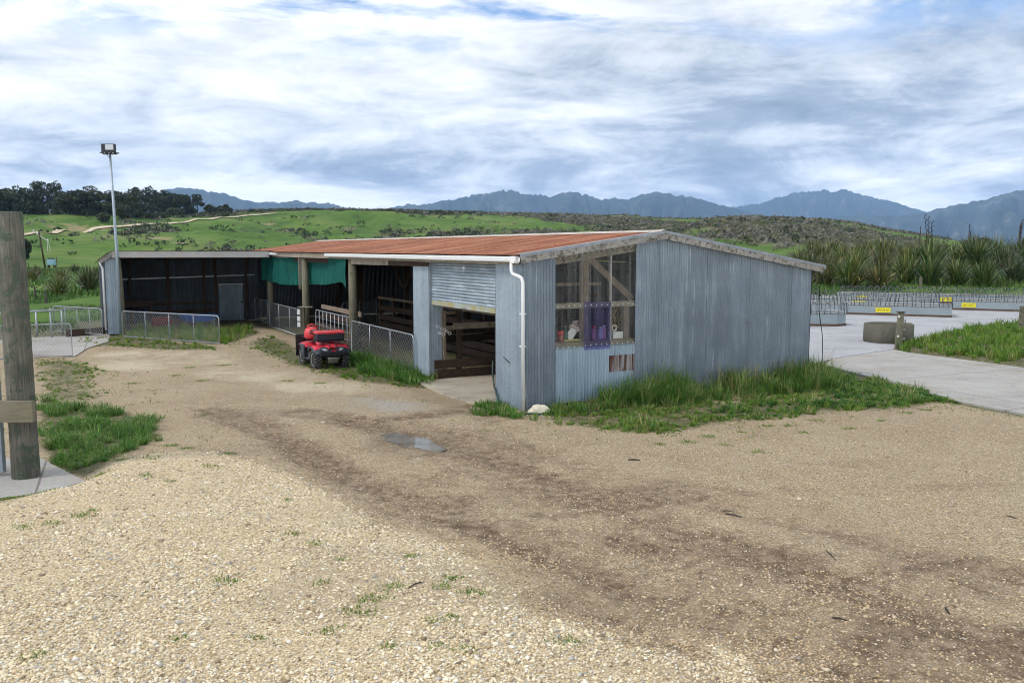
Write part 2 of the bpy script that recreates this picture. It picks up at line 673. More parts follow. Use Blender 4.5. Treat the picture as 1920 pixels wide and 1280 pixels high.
M['concrete'] = conc('pale concrete', (.27, .255, .225), (.40, .385, .35), (.27, .205, .135), True)
M['concrete_yard'] = conc('yard concrete', (.29, .29, .29), (.41, .41, .415), (.24, .23, .22), True)
M['concrete_old'] = conc('old trough concrete', (.075, .068, .05), (.16, .148, .115), (.045, .05, .03))
M['concrete_in'] = conc('shed floor concrete', (.33, .29, .22), (.50, .445, .35), (.20, .16, .115))


def clear_mat(name, tint, gloss=0.22, haze=0.10):
    t = NT(name)
    tr = t.n('ShaderNodeBsdfTransparent')
    tr.inputs[0].default_value = (*tint, 1)
    t.set(Base_Color=(tint[0] ** 2 * .45, tint[1] ** 2 * .45, tint[2] ** 2 * .45), Roughness=0.22, Specular_IOR_Level=0.6)
    st = t.noise(1.0, 5, 0.65, 0.2, t.map(t.pos, (8, 8, 0.35)))
    fac = t.math('ADD', t.math('MULTIPLY', t.ramp(st, [(0.42, 0.0), (0.72, 1.0)]), gloss), haze)
    mx = t.n('ShaderNodeMixShader')
    t.link(fac, mx.inputs[0])
    t.link(tr.outputs[0], mx.inputs[1])
    t.link(t.bsdf.outputs[0], mx.inputs[2])
    t.link(mx.outputs[0], t.out.inputs['Surface'])
    return t.mat


M['clear'] = clear_mat('clear corrugated plastic', (.84, .84, .81), 0.24, 0.065)
M['violet'] = clear_mat('violet tinted plastic', (.62, .61, .84), 0.12, 0.06)


def cloth_mat():
    t = NT('green shade cloth')
    n = t.noise(1.0, 5, 0.6, 0.2, t.map(t.pos, (7, 7, 1.2)))
    c = t.ramp(n, [(0.3, (.005, .075, .060)), (0.55, (.009, .128, .10)), (0.75, (.035, .18, .14))])
    d = t.noise(1.1, 5, 0.7)
    c = t.mix(t.ramp(d, [(0.60, 0.0), (0.74, 0.5)]), c, (.09, .085, .05))
    t.set(Base_Color=c, Roughness=0.8, Specular_IOR_Level=0.2)
    tl = t.n('ShaderNodeBsdfTranslucent')
    t.link(c, tl.inputs[0])
    mx = t.n('ShaderNodeMixShader')
    mx.inputs[0].default_value = 0.3
    t.link(t.bsdf.outputs[0], mx.inputs[1])
    t.link(tl.outputs[0], mx.inputs[2])
    t.link(mx.outputs[0], t.out.inputs['Surface'])
    return t.mat


M['cloth'] = cloth_mat()


def leaf_mat(name, trans=0.3, rough=0.6, spec=0.25):
    t = NT(name)
    c = t.attr('Col', 'Color')
    t.set(Base_Color=c, Roughness=rough, Specular_IOR_Level=spec)
    tl = t.n('ShaderNodeBsdfTranslucent')
    t.link(c, tl.inputs[0])
    mx = t.n('ShaderNodeMixShader')
    mx.inputs[0].default_value = trans
    t.link(t.bsdf.outputs[0], mx.inputs[1])
    t.link(tl.outputs[0], mx.inputs[2])
    t.link(mx.outputs[0], t.out.inputs['Surface'])
    return t.mat


M['leaf'] = leaf_mat('leaves', 0.25)
M['grass'] = leaf_mat('grass blades', 0.3)
M['flax'] = leaf_mat('flax leaves', 0.15, 0.45, 0.4)
M['bark'] = timber('bark', (.05, .042, .034), (.13, .11, .09))


def stone_mat():
    t = NT('pebbles')
    t.set(Base_Color=t.attr('Col', 'Color'), Roughness=0.85, Specular_IOR_Level=0.25)
    return t.mat


M['pebble'] = stone_mat()


def ground_mat():
    t = NT('yard ground')
    peb, dirt, grass = t.attr('pebble'), t.attr('dirt'), t.attr('grass')
    grey, sand = t.attr('grey'), t.attr('sand')
    wob = t.noise(2.2, 6, 0.7)
    wob2 = t.noise(9.0, 5, 0.7)
    wz = t.math('ADD', t.math('MULTIPLY', wob, 0.6), t.math('MULTIPLY', wob2, 0.4))
    wz = t.math('SUBTRACT', wz, 0.5)

    def edge(a, gain=1.6, lo=0.35, hi=0.65):
        return t.ramp(t.math('ADD', a, t.math('MULTIPLY', wz, gain)), [(lo, 0.0), (hi, 1.0)])
    v1 = t.voro(42)
    v2 = t.voro(56)
    sx = t.n('ShaderNodeSeparateXYZ')
    t.link(v1.outputs['Color'], sx.inputs[0])
    sy = t.n('ShaderNodeSeparateXYZ')
    t.link(v2.outputs['Color'], sy.inputs[0])
    # coarse cream pebbles
    pc = t.ramp(sx.outputs[0], [(0.0, (.17, .125, .075)), (0.18, (.42, .33, .20)), (0.45, (.56, .46, .30)), (0.72, (.66, .57, .40)),
                                (0.90, (.44, .40, .33)), (1.0, (.76, .70, .58))])
    pc = t.mix(t.ramp(v1.outputs['Distance'], [(0.35, 0.0), (0.75, 0.75)]), pc, (.17, .12, .07))
    pc = t.mix(0.35, pc, t.ramp(sy.outputs[1], [(0.0, (.24, .18, .105)), (0.5, (.52, .43, .28)), (1.0, (.70, .62, .47))]))
    # worn tan gravel
    tc = t.ramp(sy.outputs[0], [(0.0, (.075, .055, .035)), (0.22, (.21, .165, .11)), (0.55, (.34, .275, .19)), (0.82, (.45, .385, .29)),
                                (1.0, (.64, .59, .50))])
    fine = t.noise(45, 4, 0.75)
    tc = t.mix(0.45, tc, t.ramp(fine, [(0.36, (.085, .06, .037)), (0.5, (.29, .23, .155)), (0.64, (.52, .445, .335))]))
    # damp brown dirt with a few stones
    dn = t.noise(5, 6, 0.7)
    dc = t.ramp(dn, [(0.34, (.078, .050, .028)), (0.5, (.155, .104, .062)), (0.66, (.28, .205, .135))])
    stn = t.math('MULTIPLY', t.ramp(sy.outputs[2], [(0.72, 0.0), (0.80, 0.75)]),
                 t.ramp(v2.outputs['Distance'], [(0.30, 1.0), (0.55, 0.0)]))
    dc = t.mix(stn, dc, (.42, .36, .27))
    # grey fine chip
    gc = t.mix(0.4, t.ramp(fine, [(0.36, (.12, .11, .095)), (0.5, (.31, .295, .26)), (0.64, (.54, .51, .46))]), tc)
    # sand / pale fines
    sc = t.ramp(fine, [(0.32, (.26, .205, .13)), (0.5, (.43, .36, .245)), (0.68, (.58, .51, .38))])
    # soil and thatch below the grass
    gr = t.ramp(t.noise(7, 5, 0.7), [(0.34, (.050, .048, .022)), (0.48, (.085, .088, .032)), (0.58, (.17, .145, .080)), (0.70, (.27, .22, .14))])
    big = t.noise(0.55, 5, 0.65, 0.5, t.map(t.pos, (1, 1, 1), (13, 2, 0)))
    base = t.mix(t.ramp(big, [(0.44, 0.0), (0.62, 1.0)]), tc, t.mix(0.28, tc, dc))
    base = t.mix(1.0, base, (1.04, .99, .88), 'MULTIPLY')
    pc = t.mix(1.0, pc, (1.12, 1.08, .99), 'MULTIPLY')
    c = t.mix(edge(sand), base, sc)
    c = t.mix(edge(grey), c, gc)
    c = t.mix(edge(dirt, 1.9, 0.30, 0.75), c, dc)
    pc = t.mix(t.math('MULTIPLY', edge(t.attr('worn'), 1.2), 0.38), pc, t.mix(0.5, tc, dc))
    c = t.mix(edge(peb, 2.0), c, pc)
    c = t.mix(edge(grass, 1.7), c, gr)
    wet = t.attr('wet')
    wetf = t.ramp(wet, [(0.1, 0.0), (0.8, 1.0)])
    c = t.mix(t.math('MULTIPLY', wetf, 0.55), c, (.045, .030, .018))
    t.set(Base_Color=c, Roughness=t.math('SUBTRACT', 0.92, t.math('MULTIPLY', wetf, 0.35)), Specular_IOR_Level=0.25)
    h = t.math('ADD', t.math('MULTIPLY', t.ramp(v1.outputs['Distance'], [(0, 1.0), (0.9, 0.0)]), 0.5),
               t.math('MULTIPLY', fine, 0.5))
    t.bump(h, 0.55, 0.02)
    return t.mat


M['ground'] = ground_mat()


def pasture_mat():
    t = NT('pasture')
    scrub, road, bare = t.attr('scrub'), t.attr('road'), t.attr('bare')
    a = t.noise(0.035, 7, 0.65, 0.4)
    b = t.noise(0.35, 6, 0.7)
    f = t.math('ADD', t.math('MULTIPLY', a, 0.65), t.math('MULTIPLY', b, 0.35))
    c = t.ramp(f, [(0.36, (.048, .075, .022)), (0.44, (.062, .118, .024)), (0.51, (.088, .155, .030)), (0.57, (.125, .175, .048)), (0.65, (.18, .17, .075))])
    br = t.ramp(t.noise(0.06, 6, 0.7), [(0.3, (.10, .085, .05)), (0.7, (.19, .165, .105))])
    c = t.mix(t.ramp(scrub, [(0.15, 0.0), (0.8, 0.8)]), c, br)
    w = t.math('ADD', bare, t.math('MULTIPLY', t.math('SUBTRACT', b, 0.5), 1.2))
    c = t.mix(t.ramp(w, [(0.45, 0.0), (0.75, 0.75)]), c, (.34, .25, .15))
    far = t.attr('far')
    c = t.mix(far, c, t.ramp(t.noise(0.0016, 5, 0.6), [(0.35, (.04, .075, .03)), (0.5, (.12, .17, .06)), (0.65, (.30, .30, .20))]))
    t.set(Base_Color=c, Roughness=0.95, Specular_IOR_Level=0.1)
    t.bump(b, 0.5, 0.5)
    return t.mat


M['pasture'] = pasture_mat()


def mountain_mat():
    t = NT('mountain bush')
    a = t.noise(0.0022, 8, 0.65, 0.3)
    b = t.noise(0.02, 6, 0.7)
    c = t.ramp(t.math('ADD', t.math('MULTIPLY', a, 0.6), t.math('MULTIPLY', b, 0.4)),
               [(0.32, (.018, .032, .018)), (0.5, (.035, .052, .028)), (0.58, (.09, .098, .070)), (0.66, (.34, .33, .30))])
    t.set(Base_Color=c, Roughness=0.95, Specular_IOR_Level=0.05)
    return t.mat


M['mountain'] = mountain_mat()


def road_mat():
    return simple('clay road', (.50, .42, .29), 0.9, 0, 0.15, 0.4)


M['road'] = road_mat()


def water_mat():
    t = NT('puddle water')
    n = t.noise(3, 4, 0.6)
    t.set(Base_Color=t.ramp(n, [(0.3, (.17, .155, .13)), (0.7, (.26, .245, .22))]), Roughness=0.07, Specular_IOR_Level=1.0)
    return t.mat


M['water'] = water_mat()

# ------------------------------------------------------------------ noise + terrain
_perm = np.random.default_rng(3).random((256, 256))


def vnoise(x, y):
    xi, yi = np.floor(x).astype(int), np.floor(y).astype(int)
    fx, fy = x - xi, y - yi
    fx, fy = fx * fx * (3 - 2 * fx), fy * fy * (3 - 2 * fy)
    a = _perm[xi % 256, yi % 256]
    b = _perm[(xi + 1) % 256, yi % 256]
    c = _perm[xi % 256, (yi + 1) % 256]
    d = _perm[(xi + 1) % 256, (yi + 1) % 256]
    return (a * (1 - fx) + b * fx) * (1 - fy) + (c * (1 - fx) + d * fx) * fy - 0.5


def fbm(x, y, s=1.0, oct=5, gain=0.5):
    x, y = np.asarray(x, float) * s, np.asarray(y, float) * s
    o, a = 0.0, 1.0
    for i in range(oct):
        o = o + a * vnoise(x + 17.3 * i, y + 5.9 * i)
        x, y, a = x * 2.03, y * 2.03, a * gain
    return o


def sstep(a, b, x):
    t = np.clip((x - a) / (b - a), 0, 1)
    return t * t * (3 - 2 * t)


def sky_line(pts):
    az, te = [], []
    for x, y in pts:
        d = ray(x, y)
        az.append(math.atan2(d[0], d[1]))
        te.append(d[2] / math.hypot(d[0], d[1]))
    o = np.argsort(az)
    return np.array(az)[o], np.array(te)[o]


HILL = sky_line([(-900, 402), (-300, 398), (0, 399), (100, 400), (250, 402), (350, 403), (430, 399), (520, 395), (600, 393.5),
                 (700, 395), (800, 399), (900, 401), (960, 403), (1050, 404), (1120, 406), (1165, 404), (1230, 410), (1300, 411),
                 (1400, 412), (1500, 413), (1550, 415), (1600, 421), (1660, 433), (1710, 440), (1760, 447), (1810, 453),
                 (1870, 459), (1950, 463), (2200, 466), (2800, 466)])
R0, RC = 150.0, 430.0


def terrain(x, y):
    x, y = np.asarray(x, float), np.asarray(y, float)
    r = np.hypot(x, y)
    az = np.arctan2(x, y)
    hc = np.interp(az, *HILL) * RC
    hc = np.where(hc > 0.3, hc + CAM_H, np.maximum(hc, 0) * (CAM_H / 0.3 + 1))
    hc = np.maximum(hc, 0)
    s = np.clip((r - R0) / (RC - R0), 0, 1)
    p = s * s * (3 - 2 * s) * 0.55 + s * 0.45
    z = hc * p
    und = fbm(x, y, 1 / 70.0, 4) * 8.0 + fbm(x + 90, y, 1 / 20.0, 3) * 1.6
    z = z + und * np.sin(math.pi * np.clip(s, 0, 1)) ** 1.0 * np.clip(hc / 20.0, 0, 1)
    back = sstep(RC, RC + 1800, r)
    z = z * (1 - back)
    # planted bank beyond the concrete yard
    bank = 2.1 * sstep(70, 96, r) * (1 - sstep(120, 170, r)) * sstep(R(15.5), R(18.0), az)
    # rough bank to the left of the wing
    lb = 0.5 * sstep(44, 60, r) * (1 - sstep(90, 130, r)) * (1 - sstep(R(-26), R(-20), az))
    z = z + bank + lb * (0.6 + fbm(x, y, 0.12, 3))
    return z


def on_terrain(x, y, r1=1500.0):
    d = ray(x, y)
    h = math.hypot(d[0], d[1])
    rr = np.linspace(40, r1, 6000)
    t = rr / h
    zz = terrain(t * d[0], t * d[1])
    k = np.argmax(CAM_H + t * d[2] <= zz)
    if k == 0:
        k = len(rr) - 1
    return Vector((t[k] * d[0], t[k] * d[1], float(zz[k])))


def polar_sheet(name, rs, azs, zfn, mat, attrs=None, col=None):
    A, Rr = np.meshgrid(azs, rs)
    X, Y = Rr * np.sin(A), Rr * np.cos(A)
    Z = zfn(X, Y, A, Rr)
    v = np.stack([X.ravel(), Y.ravel(), Z.ravel()], 1)
    n, m = len(rs), len(azs)
    i = np.arange(n - 1)[:, None] * m + np.arange(m - 1)[None, :]
    q = np.stack([i, i + 1, i + m + 1, i + m], -1).reshape(-1, 4)
    at = {k: f(X, Y).ravel() for k, f in (attrs or {}).items()}
    return np_obj(name, v, None, q, mat, smooth=True, attrs=at)


def scrub_mask(x, y):
    r, az = np.hypot(x, y), np.arctan2(x, y)
    n = fbm(x, y, 1 / 38.0, 4)
    n2 = fbm(x + 300, y + 70, 1 / 11.0, 3)
    right = sstep(R(-4), R(3), az)
    left = sstep(R(-26), R(-20), az) * (1 - right)
    m = right * sstep(-0.24, 0.14, n) + left * sstep(0.03, 0.24, n + 0.12 * sstep(360, 220, r))
    m = m * sstep(175, 215, r) * (1 - sstep(470, 520, r)) * (1 - sstep(R(24), R(27.5), az))
    return np.clip(m * (0.75 + 0.9 * n2), 0, 1)


BARE = [on_terrain(*p) for p in [(118, 432), (150, 430), (60, 438), (195, 428), (300, 447), (345, 455), (225, 436), (1180, 418),
                                 (960, 406), (1420, 436), (1350, 430), (500, 420), (1700, 443), (120, 420), (330, 410)]]


def bare_mask(x, y):
    m = np.zeros_like(x)
    for b in BARE:
        m = np.maximum(m, 0.72 * np.exp(-(((x - b.x) / 6.0) ** 2 + ((y - b.y) / 5.0) ** 2)))
    return m


rs = np.concatenate([np.linspace(36, 150, 50), np.linspace(155, 460, 130), np.geomspace(480, 15000, 60)])
azs = np.linspace(R(-68), R(68), 420)
pasture = polar_sheet('pasture', rs, azs, lambda X, Y, A, Rr: terrain(X, Y) - 0.06 * (Rr < 75) - 0.01, M['pasture'],
                      {'scrub': scrub_mask, 'bare': bare_mask, 'road': lambda X, Y: X * 0,
                       'far': lambda X, Y: sstep(700, 2500, np.hypot(X, Y))})
tag(pasture, kind='structure')

# mountains -----------------------------------------------------------------
MT1 = sky_line([(-1500, 350), (-900, 372), (-500, 352), (-200, 376), (0, 378), (90, 366), (125, 357), (142, 354), (165, 361), (230, 376), (290, 362),
                (322, 351), (345, 349.5), (400, 358), (440, 366), (470, 376), (520, 377.5), (560, 374), (585, 379), (622, 379.5),
                (655, 390), (690, 397), (720, 391), (760, 382), (800, 381), (880, 366), (920, 358), (957, 354), (985, 363),
                (1010, 362), (1030, 366), (1066, 358), (1100, 363), (1130, 373), (1150, 368), (1176, 373), (1200, 363),
                (1237, 357), (1270, 365), (1300, 367), (1345, 381), (1390, 392), (1450, 406), (1520, 408), (1600, 402), (1680, 403),
                (1735, 396), (1760, 388), (1800, 381), (1850, 371), (1900, 357), (1925, 355), (2100, 346), (2300, 366), (2700, 350), (3400, 370)])
MT2 = sky_line([(900, 440), (1200, 420), (1380, 386), (1420, 381), (1455, 369), (1500, 358), (1545, 355.5), (1560, 357), (1590, 355), (1620, 365),
                (1680, 378), (1722, 391), (1780, 405), (2000, 430)])


def range_fn(sl, rc, r0, seed, rough):
    def fn(X, Y, A, Rr):
        h = np.interp(A, *sl) * rc
        h = np.maximum(h, 0)
        s = np.clip((Rr - r0) / (rc - r0), 0, 1)
        b = 1 - sstep(rc, rc + 2500, Rr)
        rid = 1 - 2 * np.abs(fbm(A * 60 + seed, Rr / 1500.0 + seed, 1.0, 5))
        rid2 = fbm(A * 170 + seed, Rr / 500.0, 1.0, 4)
        p = s ** 1.35
        z = h * p + (rid - 0.7) * h * 1.0 * (s * (1 - s)) * 2.0 + rid2 * h * 0.22 * s * (1 - s) * 4
        jag = fbm(A * 420 + seed, A * 0 + 2.2, 1.0, 4) * rough
        z = (z + jag * s ** 3 * h * 0.05) * b
        return np.maximum(z, 0) - 4
    return fn


m1 = polar_sheet('mountain_range', np.linspace(5600, 11200, 70), np.linspace(R(-62), R(62), 760),
                 range_fn(MT1, 8800, 5700, 4.0, 1.0), M['mountain'])
tag(m1, kind='structure')
m2 = polar_sheet('mountain_range', np.linspace(9500, 15000, 60), np.linspace(R(-2), R(40), 420),
                 range_fn(MT2, 12500, 9600, 11.0, 1.0), M['mountain'])
tag(m2, kind='structure')

# ------------------------------------------------------------------ yard ground
NX0, NX1, NY0, NY1, STEP = -31.0, 36.0, 3.0, 62.0, 0.16
gx = np.arange(NX0, NX1 + 1e-6, STEP)
gy = np.arange(NY0, NY1 + 1e-6, STEP)
GX, GY = np.meshgrid(gx, gy)


def in_poly(poly, x, y):
    x, y = np.asarray(x, float), np.asarray(y, float)
    ins = np.zeros(x.shape, bool)
    n = len(poly)
    for i in range(n):
        x0, y0 = poly[i][0], poly[i][1]
        x1, y1 = poly[(i + 1) % n][0], poly[(i + 1) % n][1]
        if y0 == y1:
            continue
        c = ((y0 > y) != (y1 > y)) & (x < (x1 - x0) * (y - y0) / (y1 - y0) + x0)
        ins ^= c
    return ins


def P(*pts):
    return [(G(x, y).x, G(x, y).y) for x, y in pts]


def blur(a, k):
    for ax in (0, 1):
        pad = [(0, 0), (0, 0)]
        pad[ax] = (k, k)
        b = np.pad(a, pad, mode='edge')
        cs = np.cumsum(b, axis=ax)
        z = np.zeros_like(np.take(cs, [0], axis=ax))
        cs = np.concatenate([z, cs], axis=ax)
        n = a.shape[ax]
        i1 = np.arange(n) + 2 * k + 1
        i0 = np.arange(n)
        a = (np.take(cs, i1, axis=ax) - np.take(cs, i0, axis=ax)) / (2 * k + 1)
    return a


def mask(polys, k=3, amp=1.0):
    m = np.zeros(GX.shape)
    for p in polys:
        m = np.maximum(m, in_poly(p, GX, GY).astype(float))
    return blur(blur(m, k), k) * amp


YARD = P((-700, 1279), (2700, 1279), (2700, 900), (1920, 782), (1790, 757), (1500, 722), (985, 777), (931, 752), (806, 702), (780, 690),
         (660, 664), (505, 617), (440, 606), (240, 632), (205, 636), (150, 626), (60, 636), (-150, 652), (-400, 700))
GRASS = {
    'post': P((74, 745), (110, 752), (165, 765), (230, 772), (285, 798), (300, 825), (240, 845), (195, 885), (150, 898), (98, 864), (75, 830)),
    'left_thin': P((58, 668), (140, 674), (185, 692), (172, 722), (215, 742), (150, 760), (74, 745)),
    'wing_strip': P((150, 634), (205, 632), (235, 628), (330, 642), (413, 650), (408, 656), (330, 657), (230, 651), (160, 645)),
    'wing_in': P((240, 630), (270, 612), (330, 612), (420, 618), (455, 612), (490, 624), (440, 640), (413, 647), (330, 640)),
    'quad': P((470, 640), (480, 655), (540, 682), (600, 702), (700, 720), (800, 728), (830, 716), (800, 690), (740, 684), (670, 664),
              (640, 672), (575, 665), (545, 645), (510, 630)),
    'gate': P((655, 664), (700, 678), (760, 694), (810, 706), (826, 724), (785, 720), (700, 706), (648, 692)),
    'corner': P((893, 752), (935, 756), (950, 764), (985, 780), (1004, 790), (960, 788), (910, 776)),
    'lawn': P((1000, 783), (1060, 768), (1200, 750), (1330, 722), (1450, 700), (1540, 690), (1590, 706), (1640, 710), (1790, 752),
              (1700, 768), (1560, 772), (1440, 788), (1340, 797), (1250, 815), (1150, 810), (1060, 795)),
    'island': P((1680, 657), (1700, 640), (1760, 630), (1850, 613), (1920, 606), (2150, 598), (2150, 725), (1920, 686), (1800, 670), (1720, 659)),
}
WALLSTRIP = [tuple(W(v, u)[:2]) for v, u in ((0.5, -0.02), (9.6, -0.02), (9.9, -1.0), (6, -1.3), (3, -1.0), (0.5, -0.6))]
PEB = P((-700, 1060), (0, 962), (150, 908), (230, 872), (330, 853), (430, 863), (560, 906), (700, 985), (860, 1060), (1000, 1130), (1150, 1200),
        (1290, 1279), (1290, 1500), (-700, 1500))
DIRT = [P((395, 765), (470, 762), (560, 775), (700, 792), (860, 772), (920, 785), (960, 800), (940, 830), (860, 850), (1000, 880), (1150, 935),
          (1350, 1000), (1560, 1075), (1750, 1155), (1900, 1240), (1930, 1290), (1500, 1290), (1330, 1200), (1150, 1130), (1000, 1060),
          (880, 985), (720, 930), (600, 890), (470, 850), (430, 800)),
        P((640, 772), (870, 742), (930, 757), (980, 792), (1000, 802), (850, 830), (700, 805))]
INSIDE = [[tuple(W(v, u)[:2]) for v, u in ((0.3, 0.3), (0.3, 29.0), (9, 29.0), (9, 0.3))],
          [tuple(W(v, u)[:2]) for v, u in ((-7.1, 25.0), (-7.1, 28.4), (0.3, 28.4), (0.3, 25.0))]]

yard = np.maximum(in_poly(YARD, GX, GY), GY < 12).astype(float)
yard = blur(blur(yard, 3), 3)
def dist_line(pts):
    d = np.full(GX.shape, 1e9)
    al = np.zeros(GX.shape)
    acc = 0.0
    q = [G(x, y) for x, y in pts]
    for a, b in zip(q[:-1], q[1:]):
        e = b - a
        L2 = e.x ** 2 + e.y ** 2
        t = np.clip(((GX - a.x) * e.x + (GY - a.y) * e.y) / L2, 0, 1)
        dd = np.hypot(GX - a.x - t * e.x, GY - a.y - t * e.y)
        m_ = dd < d
        d = np.where(m_, dd, d)
        al = np.where(m_, acc + t * math.sqrt(L2), al)
        acc += math.sqrt(L2)
    return d, al


wobx = fbm(GX, GY, 0.55, 4)
pe_crisp = mask([PEB], 1)
pe_soft = blur(mask([PEB], 5), 5)
wr = sstep(-4.5, 0.0, GX)
m_pebble = pe_crisp * (1 - wr) + pe_soft * wr + 0.45 * wobx * (pe_soft > 0.02) * (pe_soft < 0.98) * (0.35 + wr)
TRACKS = [([(398, 768), (470, 795), (560, 845), (650, 893), (780, 948), (920, 1005), (1060, 1062), (1220, 1125), (1420, 1200), (1620, 1285)], .42, 1.0),
          ([(650, 790), (780, 815), (880, 845), (990, 885), (1110, 930), (1260, 985), (1420, 1045), (1600, 1110), (1800, 1190), (1930, 1245)], .50, 0.95),
          ([(880, 760), (930, 800), (1010, 850), (1130, 893), (1290, 940), (1480, 985), (1700, 1040), (1930, 1085)], .34, 0.62),
          ([(1060, 1150), (1180, 1180), (1290, 1225), (1390, 1290)], .30, 0.95),
          ([(560, 775), (700, 790), (860, 772), (930, 770)], .45, 0.85),
          ([(1240, 905), (1420, 925), (1650, 925), (1930, 900)], .28, 0.40),
          ([(1500, 870), (1700, 880), (1930, 865)], .25, 0.34),
          ([(1150, 1010), (1350, 1085), (1550, 1165), (1750, 1260)], .40, 0.80)]
m_dirt = mask(INSIDE, 2)
rutz = np.zeros(GX.shape)
for pts_, wd_, st_ in TRACKS:
    d_, al_ = dist_line(pts_)
    ed = d_ + 0.6 * wd_ * wobx
    str_ = 0.85 + 0.65 * fbm(al_ * 0.55 + 40 * wd_, d_ * 5.0, 1.0, 4)
    m_dirt = np.maximum(m_dirt, st_ * np.exp(-np.abs(ed / (wd_ * 1.55)) ** 1.5) * np.clip(str_, 0.40, 1.25))
    rutz -= 0.035 * st_ * np.exp(-(d_ / (wd_ * .8)) ** 2) - 0.020 * st_ * np.exp(-((d_ - wd_ * 1.5) / (wd_ * .5)) ** 2)
low_right = in_poly(P((640, 780), (960, 800), (1300, 930), (1930, 1060), (1930, 1400), (1300, 1290), (1000, 1080), (700, 950)), GX, GY).astype(float)
m_dirt = np.maximum(m_dirt, blur(blur(low_right, 5), 5) * np.clip(0.44 + 0.70 * fbm(GX * 0.8 + GY * 0.5, GY * 1.6 - GX * 0.5, 0.55, 4), 0, .62))
m_dirt += 0.20 * sstep(0.06, 0.35, fbm(GX * 0.55 + GY * 0.35, GY * 1.3 - GX * 0.3, 0.45, 4)) * (GX > -6) * (GY < 21)
worn = sstep(0.04, 0.34, fbm(GX + 60, GY, 0.55, 4)) * (GY < 9.8)
m_dirt = np.maximum(m_dirt, 0.0)
m_grass = np.maximum(mask([GRASS[k] for k in ('post', 'wing_in', 'gate', 'corner', 'island')], 1),
                     mask([GRASS[k] for k in ('wing_strip', 'quad', 'lawn')], 2, 0.85))
m_grass = np.maximum(m_grass, mask([GRASS['left_thin']], 2, 0.62))
m_grass = np.maximum(m_grass, mask([WALLSTRIP], 1))
bare_lawn = mask([P((1310, 745), (1420, 728), (1440, 742), (1340, 760)), P((1400, 738), (1475, 722), (1490, 738), (1420, 752)),
                  P((560, 690), (620, 695), (600, 706), (560, 702))], 1)
m_grass = np.clip(m_grass - bare_lawn, 0, 1)
m_grass = np.maximum(m_grass, 1 - yard)
m_grey = mask([P((612, 748), (720, 733), (840, 747), (852, 766), (760, 782), (640, 776)), P((1310, 745), (1420, 728), (1440, 742), (1340, 760))], 5, 0.62)
m_grey = m_grey * (0.8 + 1.2 * fbm(GX, GY, 0.8, 4))
m_sand = mask([P((140, 668), (250, 652), (400, 657), (470, 672), (540, 692), (500, 722), (380, 712), (250, 702), (150, 690)),
               P((560, 692), (650, 712), (800, 732), (700, 747), (520, 742), (480, 717))], 4, 0.62)
m_sand = m_sand * (0.8 + 1.0 * fbm(GX, GY, 0.5, 4))
PUDDLE = P((713, 818), (740, 813), (775, 822), (805, 826), (812, 834), (840, 845), (826, 850), (800, 848), (775, 845), (745, 836), (722, 828))
m_wet = np.maximum(mask([PUDDLE], 4, 1.6), mask([P((690, 808), (760, 802), (870, 838), (850, 858), (760, 852), (700, 832)),
                                                  P((400, 768), (470, 764), (560, 776), (480, 785), (420, 782))], 3, 0.7))
mound = mask([PEB], 3)
mound = blur(mound, 3)
GZ = (rutz + 0.24 * mound * (0.8 + 0.5 * fbm(GX, GY, 0.3, 3)) + 0.035 * fbm(GX, GY, 0.7, 4) * (0.4 + 0.6 * (m_dirt > .3)) + 0.014 * fbm(GX, GY, 2.2, 3)
      - 0.03 * np.clip(m_wet, 0, 1) + 0.015)
GZ = GZ * sstep(0, 2, np.minimum(np.minimum(GX - NX0, NX1 - GX), NY1 - GY) + 0.5)
APRON = P((1546, 684), (1590, 697), (1690, 722), (1790, 752), (1920, 777), (2250, 826), (2250, 740), (1920, 690), (1800, 674), (1706, 662), (1676, 656), (1560, 674))
YARD_SLAB = [tuple(W(8.95, 1.45)[:2]), tuple(W(9.06, 8.0)[:2]), tuple(W(9.06, 30)[:2])] \
    + P((1490, 548), (1700, 550), (1920, 558), (2300, 566), (2300, 640), (2150, 598), (1920, 606), (1850, 613), (1760, 630), (1700, 640), (1676, 655), (1560, 673))
slab_zone = mask([APRON, YARD_SLAB, P((0, 935), (170, 905), (60, 850), (-200, 850)),
                  P((40, 668), (140, 670), (210, 634), (205, 618), (40, 628)), [tuple(W(v, u)[:2]) for v, u in ((-.9, .9), (-.9, 6), (9, 6), (9, .9))]], 2)
SZ = np.clip(slab_zone * 2.2, 0, 1)
GZ = GZ * (1 - SZ) - 0.03 * SZ


def gz(x, y):
    x, y = np.asarray(x, float), np.asarray(y, float)
    i = np.clip(((x - NX0) / STEP), 0, len(gx) - 1.001)
    j = np.clip(((y - NY0) / STEP), 0, len(gy) - 1.001)
    i0, j0 = i.astype(int), j.astype(int)
    fi, fj = i - i0, j - j0
    z = (GZ[j0, i0] * (1 - fi) + GZ[j0, i0 + 1] * fi) * (1 - fj) + (GZ[j0 + 1, i0] * (1 - fi) + GZ[j0 + 1, i0 + 1] * fi) * fj
    inside = (x > NX0) & (x < NX1) & (y > NY0) & (y < NY1)
    return np.where(inside, z, terrain(x, y))


def samp(m, x, y):
    i = np.clip(((x - NX0) / STEP).astype(int), 0, len(gx) - 1)
    j = np.clip(((y - NY0) / STEP).astype(int), 0, len(gy) - 1)
    return m[j, i]


